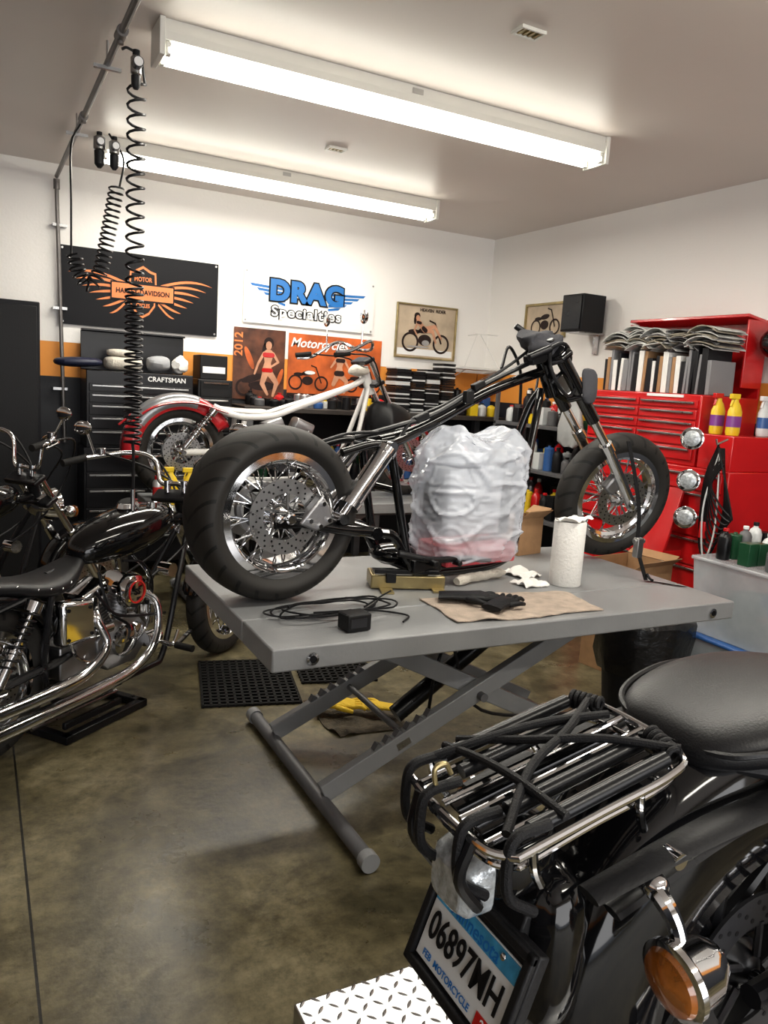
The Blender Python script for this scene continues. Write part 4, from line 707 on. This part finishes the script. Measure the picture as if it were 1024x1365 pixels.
# plastic bag over engine area
bagsec=[]; BX=.90
for z,hx,hy,n in((.09,.185,.10,4),(.12,.215,.13,4),(.25,.225,.145,3.6),(.40,.237,.15,3.3),(.52,.245,.15,3),(.57,.23,.14,2.6),(.60,.175,.10,2.2),(.605,.09,.05,2)):
    bagsec.append([(BX+hx*math.copysign(abs(math.cos(a))**(2/n),math.cos(a)),-.045+hy*math.copysign(abs(math.sin(a))**(2/n),math.sin(a)),z) for a in[2*pi*q/150 for q in range(150)]])
dense=[]
for i in range(len(bagsec)-1):
    nn=22 if i in(1,2,3) else 7
    for k in range(nn): dense.append([tuple(V(a).lerp(V(b),k/nn)) for a,b in zip(bagsec[i],bagsec[i+1])])
dense.append(bagsec[-1]); bg=loft(dense); nb=[]
for v in bg[0]:
    d=V((v.x-BX,v.y+.045,0)); d=d.normalized() if d.length>1e-4 else V((0,0,0))
    u_=v.x*1.0+v.y*1.3
    def rg(p,q): return max(0,.16-abs(noise.noise(V(p))))*q
    rd=rg((u_*6+v.z*3,v.z*2.5,1.7),.10)+rg((u_*4-v.z*6,v.z*5+u_*3,5.3),.10)+rg((u_*14+v.z*5,v.z*7,9),.05)+rg((u_*9-v.z*14,v.z*11+u_*8,13),.04)
    n1=noise.noise_vector(v*4+V((3,1,2)))*.010; ear=0
    if v.z>.5: ear=.05*math.exp(-((v.x-.75)/.05)**2)+.045*math.exp(-((v.x-1.06)/.05)**2)+.03*noise.noise(V((v.x*14,v.y*14,0)))
    nb.append(v+n1+d*rd+V((0,0,ear*(v.z-.5)/.1)))
mb.part('engine_cover_bag',BAG,(nb,bg[1]),smooth=80)
mb.part('box_inside_bag',mat('carton_in_bag',(.50,.53,.58),.7),[bb(.74,1.03,-.10,.03,.2,.48),bb(.80,.95,-.08,.02,.48,.54)],bevel=.01); mb.part('red_crate_under_bag',mat('pink_red_tray',(.55,.05,.07),.5),[bb(.71,1.09,-.15,.05,.085,.17)],bevel=.01)
mb.part('dark_parts_in_bag',DALU,[box((1.06,-.04,.3),(.05,.12,.2)),box((.71,-.03,.34),(.03,.1,.16))],bevel=.01)
o=Obj('ratchet_tie_down_strap',(2.7,2.62,.8))
def strap(p,w=.022):
    P=cr(p,6); vs=[];fs=[]
    for q in P: vs+=[q+V((-w/2,0,0)),q+V((w/2,0,0)),q+V((w/2,.003,0)),q+V((-w/2,.003,0))]
    for i in range(len(P)-1):
        for j in range(4): fs.append((i*4+j,i*4+(j+1)%4,i*4+4+(j+1)%4,i*4+4+j))
    return(vs,fs)
o.part('webbing',mat('black_webbing',(.006,.006,.007),.8,bump=.4,bscale=400),[strap([(2.56,2.56,1.42),(2.61,2.54,1.25),(2.635,2.52,1.1),(2.63,2.50,.95),(2.65,2.45,.81)]),strap([(2.66,2.46,.804),(2.70,2.42,.804),(2.74,2.36,.804),(2.77,2.33,.804)])]); o.part('ratchet',STEEL,[box((2.63,2.5,.95),(.035,.03,.09)),cyl((2.6,2.5,.98),(2.66,2.5,.98),.012)],bevel=.003); o.part('hook',SBLK,[tube([(2.65,2.45,.84),(2.66,2.44,.82),(2.68,2.44,.81)],.006,8,4)])
# table top things ------------------------------------------------------------
Z=.8015
o=Obj('paper_towel_roll',(2.24,2.52,Z)); o.part('roll',PAPER,lathe([(.02,.001),(.066,0),(.068,.004),(.068,.272),(.066,.276),(.02,.276),(.02,.001)],(2.24,2.52,Z),seg=40)); o.part('loose_sheet',PAPER,[crumple(loft([[(2.24+r*math.cos(a),2.52+r*math.sin(a),Z+z) for a in[-.2+2.2*k/14 for k in range(15)]+[2.0-2.2*k/14 for k in range(15)]] for z,r in((.05,.072),(.15,.072),(.275,.074))]),.004,20),gridcloth(2.18,2.34,2.46,2.56,Z+.278,14,10,.03,20,3,rot=.3,th=.002)])
o.part('core',CARD,lathe([(.019,.2),(.019,.2765),(.022,.2765),(.022,.2)],(2.24,2.52,Z),closed=True))
o=Obj('shop_towel_mat',(1.75,2.35,Z)); o.part('cloth',TOWEL,gridcloth(1.48,2.12,2.14,2.43,Z,26,14,.012,9,2,rot=-.05))
def glove(name,M,m,s=1):
    o=Obj(name,M.to_translation(),0); g=[]
    g.append(crumple(T(loft([sec(-.13*s,.014,.045*s,.010*s,2.4,14),sec(-.08*s,.016,.038*s,.013*s,2.4,14),sec(-.03*s,.018,.042*s,.016*s,2.4,14),sec(.02*s,.018,.045*s,.016*s,2.4,14),sec(.045*s,.016,.04*s,.012*s,2.4,14)]),M),.006,25))
    for k,(y,L,a) in enumerate(((-.033,.06,-.12),(-.011,.075,-.03),(.011,.07,.06),(.033,.052,.18))): g.append(T(tube([(.03*s,y*s,.016),((.03+L*.6)*s,(y+L*.6*a)*s,.022),((.03+L)*s,(y+L*a*1.4)*s,.012)],[.0105*s,.0095*s,.007*s],8,4),M))
    g.append(T(tube([(-.03*s,-.035*s,.014),(.0,-.062*s,.018),(.035*s,-.072*s,.012)],[.012*s,.011*s,.008*s],8,4),M)); o.part('glove',m,g,smooth=60); return o
glove('black_nitrile_glove',Matrix.Translation((1.66,2.35,Z+.014))@Matrix.Rotation(-.5,4,'Z'),GLOVE,1.05)
glove('black_nitrile_glove',Matrix.Translation((1.74,2.27,Z+.014))@Matrix.Rotation(.5,4,'Z'),GLOVE,.9)
o=Obj('brass_battery_charger',(1.5,2.72,Z)); o.part('case',GOLD,[box((1.53,2.66,Z+.03),(.30,.13,.055),Rz(-.32))],bevel=.006); o.part('panel',STEEL,[box((1.53,2.66,Z+.059),(.27,.10,.004),Rz(-.32))]); o.part('clamp_bar',SBLK,[box((1.5,2.60,Z+.075),(.26,.02,.018),Rz(-.32)),box((1.44,2.62,Z+.05),(.04,.03,.04),Rz(-.32))],bevel=.003); o.part('feet',GOLD,[box((1.42,2.62,Z+.004),(.05,.12,.008),Rz(-.32)),box((1.63,2.58,Z+.004),(.05,.12,.008),Rz(-.32))])
o=Obj('rolled_shop_rag',(1.85,2.7,Z)); o.part('roll',RAGW,[crumple(tube([(1.74,2.60,Z+.02),(1.82,2.63,Z+.028),(1.93,2.66,Z+.028),(2.04,2.69,Z+.02)],[.014,.026,.028,.016],14,8),.01,25)])
o=Obj('crumpled_white_gloves',(2.13,2.62,Z)); o.part('gloves',PAPER,[gridcloth(2.07,2.2,2.62,2.76,Z+.001,14,14,.045,16,8,rot=.4),gridcloth(2.0,2.12,2.50,2.6,Z+.001,12,12,.03,18,4,rot=.2)],smooth=60)
o=Obj('power_adapter',(1.07,2.19,Z)); o.part('brick',MBLK,[box((1.09,2.21,Z+.03),(.09,.07,.058),Rz(.1))],bevel=.006); o.part('label',DALU,[box((1.09,2.174,Z+.03),(.06,.001,.03),Rz(.1))])
g=[]
rc=random.Random(4)
for i in range(5):
    cxx,cyy=1.05+.02*i,2.42-.01*i; rx,ry=.2+.02*rc.random(),.07+.02*rc.random(); a=rc.uniform(-.2,.5)
    g.append(tube([(cxx+rx*math.cos(t)*math.cos(a)-ry*math.sin(t)*math.sin(a),cyy+rx*math.cos(t)*math.sin(a)+ry*math.sin(t)*math.cos(a),Z+.006+.010*abs(math.sin(t*1.5+i))+.004*i) for t in[i+5.2*k/24 for k in range(25)]],.0035,6))
g.append(tube([(1.1,2.25,Z+.02),(1.15,2.34,Z+.01),(1.25,2.36,Z+.006),(1.33,2.28,Z+.006),(1.28,2.22,Z+.005)],.0035,6,8)); g.append(tube([(1.22,2.4,Z+.01),(1.33,2.5,Z+.01),(1.40,2.54,Z+.02)],.0035,6,6))
o.part('cable',HOSE,g)
def cbox(o,c,s,a):
    x,y,z=s; Rr=Rz(a); t=.004; C=V(c)
    w_=[box(C+Rr@V((0,-y/2,z/2)),(x,t,z),Rr),box(C+Rr@V((0,y/2,z/2)),(x,t,z),Rr),box(C+Rr@V((-x/2,0,z/2)),(t,y,z),Rr),box(C+Rr@V((x/2,0,z/2)),(t,y,z),Rr),box(C+V((0,0,t/2)),(x,y,t),Rr)]
    w_+=[box(C+Rr@V((0,-y/2-.03,z+.02)),(x,t,.07),Rr@Rx(.9)),box(C+Rr@V((x/2+.03,0,z+.02)),(.07,y,t),Rr@Ry(-.5))]
    o.part('box',CARD,w_)
o=Obj('cardboard_box',(2.5,3.1,Z)); cbox(o,(2.45,3.11,Z),(.17,.12,.19),.2)
o=Obj('cardboard_box',(3.4,3.4,.0)); cbox(o,(3.45,3.32,.001),(.36,.32,.66),.15)
# ---- things on floor
Rm=-.22
def mm(c0,u,v,w1,w2): return box(c0+Rz(Rm)@V((u,v,.007)),(w1,w2,.012),Rz(Rm))
o=Obj('anti_fatigue_rubber_mat',(1.25,3.8,0)); c0=V((1.25,3.77,0))
o.part('grid',RUB,[mm(c0,-.24+i*.04,0,.012,.62) for i in range(13)]+[mm(c0,0,-.30+j*.04,.49,.012) for j in range(16)]); o.part('base',BLKP,box(c0+V((0,0,.002)),(.46,.58,.002),Rz(Rm)))
o=Obj('anti_fatigue_rubber_mat',(1.76,3.85,0)); c0=V((1.77,3.85,0)); o.part('grid',RUB,[mm(c0,-.2+i*.04,0,.012,.5) for i in range(11)]+[mm(c0,0,-.24+j*.04,.42,.012) for j in range(13)])
o=Obj('oily_floor_rag',(1.6,3.2,0)); o.part('rag',mat('oily_rag',(.07,.055,.035),.95,var=.5,vscale=25,bump=.6,bscale=150),gridcloth(1.42,1.80,3.0,3.42,.001,16,16,.03,9,6))
glove('yellow_work_glove',Matrix.Translation((1.56,3.22,.045))@Matrix.Rotation(-.4,4,'Z'),YELG,1.15); glove('yellow_work_glove',Matrix.Translation((1.68,3.16,.045))@Matrix.Rotation(2.6,4,'Z'),YELG,1.0)
# ---- background bike on rear lift ---------------------------------------------
b2=Obj('white_frame_motorcycle',(1.235,5.38,.738),math.radians(1),local=True)
wheel(b2,(0,0,.325),.325,.14,.215,rotor=(1,.13),pulley=(.09,.1))
wheel(b2,(1.80,0,.325),.325,.1,.235,rotor=(1,.13),name='front_wheel')
b2.part('rear_fender',REDP,fender((0,0,.325),.39,.2,math.radians(28),math.radians(190),depth=.1),smooth=50); b2.part('fender_panel',SILV,[fender((0,0,.325),.393,.205,math.radians(70),math.radians(150),depth=.085)],smooth=50)
b2.part('fender_rail',REDP,[tube([(-.38,s*.12,.48),(-.2,s*.125,.62),(.05,s*.125,.66),(.3,s*.12,.60)],.022,8,5,flat=.4) for s in(-1,1)])
b2.part('frame',WHT,[tube([(.2,s*.11,.64),(.38,s*.12,.58),(.62,s*.11,.59),(.8,s*.08,.65),(1.05,s*.04,.74),(1.3,0,.84),(1.42,0,.92)],.022,12,6) for s in(-1,1)]+[tube([(1.42,s*.02,.82),(1.3,s*.09,.4),(1.2,s*.11,.15),(1.0,s*.12,.12),(.5,s*.12,.12),(.4,s*.11,.3),(.42,s*.11,.55)],.018,12,6) for s in(-1,1)]+[cyl((1.38,0,.98),(1.45,0,.78),.034),tube([(0,-.12,.325),(.2,-.12,.33),(.42,-.11,.33)],.022,10,4),tube([(0,.12,.325),(.2,.12,.33),(.42,.11,.33)],.022,10,4)])
b2.part('saddle_area',WHT,[loft([sec(.22,.63,.09,.015,3),sec(.3,.62,.11,.02,3),sec(.5,.605,.12,.02,3),sec(.62,.62,.09,.02,3)])],sub=1)
for s in(-1,1): shock(b2,(.0,s*.14,.36),(.2,s*.14,.62))
a2=V((1.80,0,.325)); t2=V((1.38,0,1.04))
b2.part('fork',CHROME,[cyl(a2+V((0,s*.095,0)),a2.lerp(t2,.5)+V((0,s*.095,0)),.028) for s in(-1,1)]+[cyl(a2.lerp(t2,.5)+V((0,s*.095,0)),t2+V((0,s*.095,0)),.02) for s in(-1,1)]); b2.part('triple_tree',SBLK,[box(a2.lerp(t2,f_)+V((-.02,0,0)),(.09,.25,.03),Ry(-.5)) for f_ in(.75,.98)],bevel=.008)
b2.part('handlebar',CHROME,[tube([(.98,.36,1.02),(1.1,.34,1.04),(1.28,.28,1.16),(1.38,.1,1.11),(1.38,-.1,1.11),(1.28,-.28,1.16),(1.1,-.34,1.08),(.98,-.36,1.06)],.0125,10,8),tube([(1.2,-.3,1.12),(1.20,-.31,1.26)],.006,8),tube([(1.2,.3,1.12),(1.20,.31,1.26)],.006,8)]); b2.part('mirrors',CHROME,[ball((1.20,s*.32,1.32),.06,(.25,1,.8)) for s in(-1,1)]); b2.part('grips',RUB,[cyl((.97,s*.362,1.04),(1.09,s*.342,1.06),.018) for s in(-1,1)])
b2.part('brake_hoses',HOSE,[tube([(1.1,-.32,1.06),(1.35,-.2,1.04),(1.5,-.12,.8),(1.6,-.12,.6)],.006,8,6),tube([(1.1,.32,1.06),(1.4,.2,1.02),(1.5,.08,.75)],.006,8,6)])
vtwin(b2,.78,.30,m=DALU,cover=ALU)
b2.part('axles',CHROME,[cyl((0,-.15,.325),(0,.15,.325),.014),cyl((1.8,-.13,.325),(1.8,.13,.325),.012)])
b2.part('gas_cap_cover_cloth',RAGW,[crumple(ball((1.32,-.03,.95),.07,(1.2,1,.6)),.02,12)])
b2.part('draped_jacket',LEATH,[crumple(loft([[(x+.18*f*math.cos(q),-.02+.17*f*math.sin(q),z) for q in[2*pi*k/24 for k in range(24)]] for z,f,x in((.42,.75,1.62),(.5,1.0,1.6),(.6,1.0,1.6),(.68,.8,1.58),(.73,.4,1.55))]),.05,8)],sub=1,smooth=60)
spray('cleaner_spray_bottle',1.12,5.10,.737,YEL,YEL,YEL); spray('cleaner_spray_bottle',1.24,5.07,.737,YEL,YEL,YEL)
o=Obj('aerosol_can',(1.04,5.06,.737)); o.part('can',CAN,lathe([(.03,0),(.032,.005),(.032,.15),(.02,.17)],(1.03,5.06,.737))); o.part('label',REDL,[cyl((1.03,5.06,.76),(1.03,5.06,.86),.0325)]); o.part('cap',REDL,[cyl((1.03,5.06,.905),(1.03,5.06,.93),.02)])
# ---- left bikes ----------------------------------------------------------------
lb=cruiser('black_cruiser_motorcycle',(-.02,3.29,0),math.radians(38.5),hb=(1.16,.40,.20),front_steer=.12)
lb2=cruiser('black_cruiser_motorcycle',(-.72,4.0,0),math.radians(36),hb=(1.2,.38,.18),front_steer=.0)
o=Obj('black_floor_frame',(.42,3.62,0)); Rj=Rz(.67)  # low black frame with a steel rod, on the floor under the bike
def jb(u,v,z,a,b,c): return box(V((.42,3.60,z))+Rj@V((u,v,0)),(a,b,c),Rj)
o.part('base_frame',SBLK,[jb(0,-.13,.02,.5,.04,.036),jb(0,.13,.02,.5,.04,.036),jb(-.23,0,.02,.04,.3,.036),jb(.23,0,.02,.04,.3,.036),jb(0,0,.105,.42,.06,.02),jb(-.05,-.1,.065,.34,.02,.03),jb(-.05,.1,.065,.34,.02,.03)],bevel=.004); o.part('steel_rod',STEEL,[cyl(V((.42,3.60,.06))+Rj@V((-.3,0,0)),V((.42,3.60,.06))+Rj@V((.2,0,0)),.01)])
# ---- right foreground bike on diamond-plate lift --------------------------------
DP=mat('diamond_plate_aluminium',(.48,.48,.48),.32,1,rvar=.12,vscale=12,var=.12)
o=Obj('diamond_plate_lift_platform',(1.6,.78,0)); o.part('deck',DP,bb(.52,3.1,.30,1.22,.35,.418),bevel=.004)
vs=[];fs=[]
for iy in range(34):
    for ix in range(94):
        x=.535+ix*.0272;y=.315+iy*.0272
        a=(pi/4 if (ix+iy)%2 else -pi/4); c,s=math.cos(a),math.sin(a); k=len(vs)
        for u,v,z in((-.012,0,0),(-.004,-.0035,0),(.004,-.0035,0),(.012,0,0),(.004,.0035,0),(-.004,.0035,0),(-.007,0,.0022),(.007,0,.0022)): vs.append(V((x+u*c-v*s,y+u*s+v*c,.418+z)))
        fs+=[(k,k+1,k+6),(k+1,k+2,k+7,k+6),(k+2,k+3,k+7),(k+3,k+4,k+7),(k+4,k+5,k+6,k+7),(k+5,k,k+6)]
o.part('raised_lozenges',DP,(vs,fs),smooth=60); o.part('base_frame',GREYD,[bb(.6,3.0,y,y+.06,0,.06) for y in(.4,1.06)]+[box((1.7,.45,.2),(1.6,.04,.07),Ry(-.17)),box((1.7,1.05,.2),(1.6,.04,.07),Ry(.17)),bb(.6,.66,.46,1.06,0,.06),bb(2.9,2.96,.46,1.06,0,.06),bb(.65,2.95,.4,.46,.3,.35),bb(.65,2.95,1.0,1.06,.3,.35)])
rb=cruiser('black_touring_motorcycle',(1.03,.74,.421),0,touring=True,hb=(1.12,.4,.2),L=1.65,rearlight=False,mag=9,rim=SBLK,fd=.17,fw=.235,fR=.40,rot_m=DALU,tdx=0)
rk=[]
def rail(z,dx,w): return [(-.50+dx,-w,.665+z),(-.52+dx,-w*.7,.66+z),(-.525+dx,0,.66+z),(-.52+dx,w*.7,.66+z),(-.50+dx,w,.665+z),(-.38,w,.695+z),(-.27,w,.722+z),(-.23,w*.8,.732+z),(-.22,0,.735+z),(-.23,-w*.8,.732+z),(-.27,-w,.722+z),(-.38,-w,.695+z)]
rk.append(tube(cr(rail(0,0,.115)+[rail(0,0,.115)[0]],6)[:-1],.0055,10,closed=True)); rk.append(tube(cr(rail(-.025,.015,.10)+[rail(-.025,.015,.10)[0]],6)[:-1],.0045,10,closed=True))
for y in(-.075,-.02,.02,.075): rk.append(tube([(-.515,y,.662),(-.38,y,.695),(-.225,y,.733)],.005,8,4))
for x,z in((-.48,.67),(-.32,.705)): 
    for s in(-1,1): rk.append(tube([(x,s*.115,z),(x+.01,s*.11,z-.03),(x+.03,s*.10,z-.06)],.006,8,4))
rb.part('luggage_rack',CHROME,rk)
rb.part('rack_side_sleeves',SBLK,[cyl((-.47,y,.682),(-.26,y,.733),.010) for y in(-.095,-.05,.05,.095)])
rb.part('rack_plate',BLK,[loft([[(x,y*f,z) for y,z in((-.045,zz_-.004),(.045,zz_-.004),(.045,zz_),(-.045,zz_))] for x,zz_,f in((-.50,.655,1),(-.38,.685,1),(-.24,.719,1))])],bevel=.003)
rb.part('rack_bridge',SBLK,[tube([(-.525,s*.06,.66),(-.535,s*.055,.61),(-.50,s*.05,.56)],.008,8,4) for s in(-1,1)])
bc=[]
rr=random.Random(11)
def zr(x): return .668+(x+.5)*.25
for (xa,ya,xb,yb) in((-.50,.10,-.25,.02),(-.50,-.09,-.24,.07),(-.46,.11,-.43,-.11),(-.44,.11,-.24,-.10)):
    bc.append(tube([(xa,ya,zr(xa)+.012),((xa*2+xb)/3,(ya*2+yb)/3+rr.uniform(-.02,.02),zr((xa*2+xb)/3)+.022),((xa+2*xb)/3,(ya+2*yb)/3+rr.uniform(-.02,.02),zr((xa+2*xb)/3)+.022),(xb,yb,zr(xb)+.012)],.006,10,8))
for y,x in((-.105,-.49),(-.05,-.52),(.03,-.525),(.095,-.51)): bc.append(tube([(x+.04,y,zr(x)+.02),(x-.005,y,zr(x)+.014),(x-.016,y,zr(x)-.01),(x-.01,y,zr(x)-.06),(x+.03,y,zr(x)-.09)],.007,10,8))
bc+= [coil((-.25,-.10,.735),(-.235,-.04,.74),.011,.004,6,8),coil((-.235,.05,.74),(-.25,.10,.735),.011,.004,6,8)]
rb.part('bungee_cords',CORD,bc)
rb.part('bungee_hook',GOLD,[tube([(-.50,.03,.695),(-.51,.03,.71),(-.525,.03,.705),(-.52,.03,.68),(-.505,.03,.675)],.0035,8,6)])
rb.part('tail_lamp_housing',BLK,[loft([sec(-.36,.60,.06,.05,3),sec(-.44,.59,.06,.045,3.4),sec(-.475,.58,.052,.040,4)])],sub=1)
rb.part('tail_lamp_lens',CLR,[loft([sec(-.475,.577,.05,.040,4.5,28),sec(-.505,.568,.045,.036,4.5,28),sec(-.517,.565,.033,.026,4,28)])],bevel=.002)
pm=Matrix.Translation((-.475,0,.445))@Matrix(((0,.34,-.94,0),(-1,0,0,0),(0,.94,.34,0),(0,0,0,1)))
def pb(x0,x1,y0,y1,z0,z1): return T(bb(x0,x1,y0,y1,z0,z1),pm)
rb.part('plate_bracket',MBLK,[pb(-.108,.108,-.072,.078,-.022,-.004),pb(-.108,-.094,-.072,.078,-.004,.006),pb(.094,.108,-.072,.078,-.004,.006),pb(-.108,.108,-.072,-.058,-.004,.006),pb(-.108,.108,.064,.078,-.004,.006),pb(-.06,.06,.05,.10,-.03,-.012)],bevel=.003)
rb.part('license_plate',mat('plate_white',(.66,.68,.68),.3,coat=.2),[pb(-.092,.092,-.054,.054,-.004,-.001)],bevel=.001)
rb.part('plate_blue_band',mat('plate_sky_blue',(.05,.28,.50),.3,var=.3,vscale=40),[pb(-.09,.09,.028,.052,-.001,.0003)])
rb.part('plate_state_name',BLUEP,[textg('Minnesota',.026,pm@Matrix.Translation((0,.038,.0008)),.0002,.0002)]); rb.part('plate_number',BLKP,[textg('06897MH',.050,pm@Matrix.Translation((.0,-.004,.0012))@Matrix.Diagonal((.8,1.1,1,1)),.0006,.0008,sp=1.03)]); rb.part('plate_small_text',BLUEP,[textg('FEB  MOTORCYCLE',.013,pm@Matrix.Translation((-.02,-.043,.0005)),.0002,.0002)]); rb.part('plate_sticker',REDL,[pb(.05,.088,-.052,-.034,-.001,.0004)]); rb.part('plate_sticker_text',WHTP,[textg('21',.016,pm@Matrix.Translation((.069,-.043,.0007)),.0003,.0002)])
rb.part('plate_bolts',CHROME,[T(ball((x,.045,.002),.005,(1,1,.5)),pm) for x in(-.06,.06)])
rb.part('fender_extension',BLK,[loft([sec(-.33,.47,.105,.13,3.5),sec(-.40,.47,.10,.12,3.5),sec(-.43,.46,.085,.10,3.5)])],sub=1)
for s in(-1,1):
    c=V((-.32,s*.205,.525)); rb.part('turn_signal_stalk',CHROME,[tube([(-.31,s*.12,.60),(-.32,s*.165,.60),(-.315,s*.19,.57),c],[.012,.012,.010,.012],10,5),ball((-.315,s*.15,.605),.017)])
    dd=(-.92,-s*.02,-.15)
    rb.part('turn_signal_shell',CHROME,[lathe([(.004,-.06),(.024,-.054),(.039,-.03),(.044,0),(.047,.004),(.047,.012),(.042,.014)],c,dd)]); rb.part('turn_signal_lens',ORG,[lathe([(.042,.010),(.036,.02),(.02,.027),(.001,.03)],c,dd)])
rb.part('strut_covers',MBLK,[tube([(-.40,s*.128,.60),(-.2,s*.138,.65),(.0,s*.142,.67),(.2,s*.142,.68)],[.02,.026,.028,.028],8,5,flat=.35) for s in(-1,1)]); rb.part('strut_bolts',CHROME,[cyl((x,s*.13,z),(x,s*.155,z),.011,seg=12) for s in(-1,1) for x,z in((-.28,.63),(-.05,.665))])
vs_=bpy.context.scene.view_settings
vs_.view_transform='Standard'; vs_.look='None'; vs_.exposure=0.05
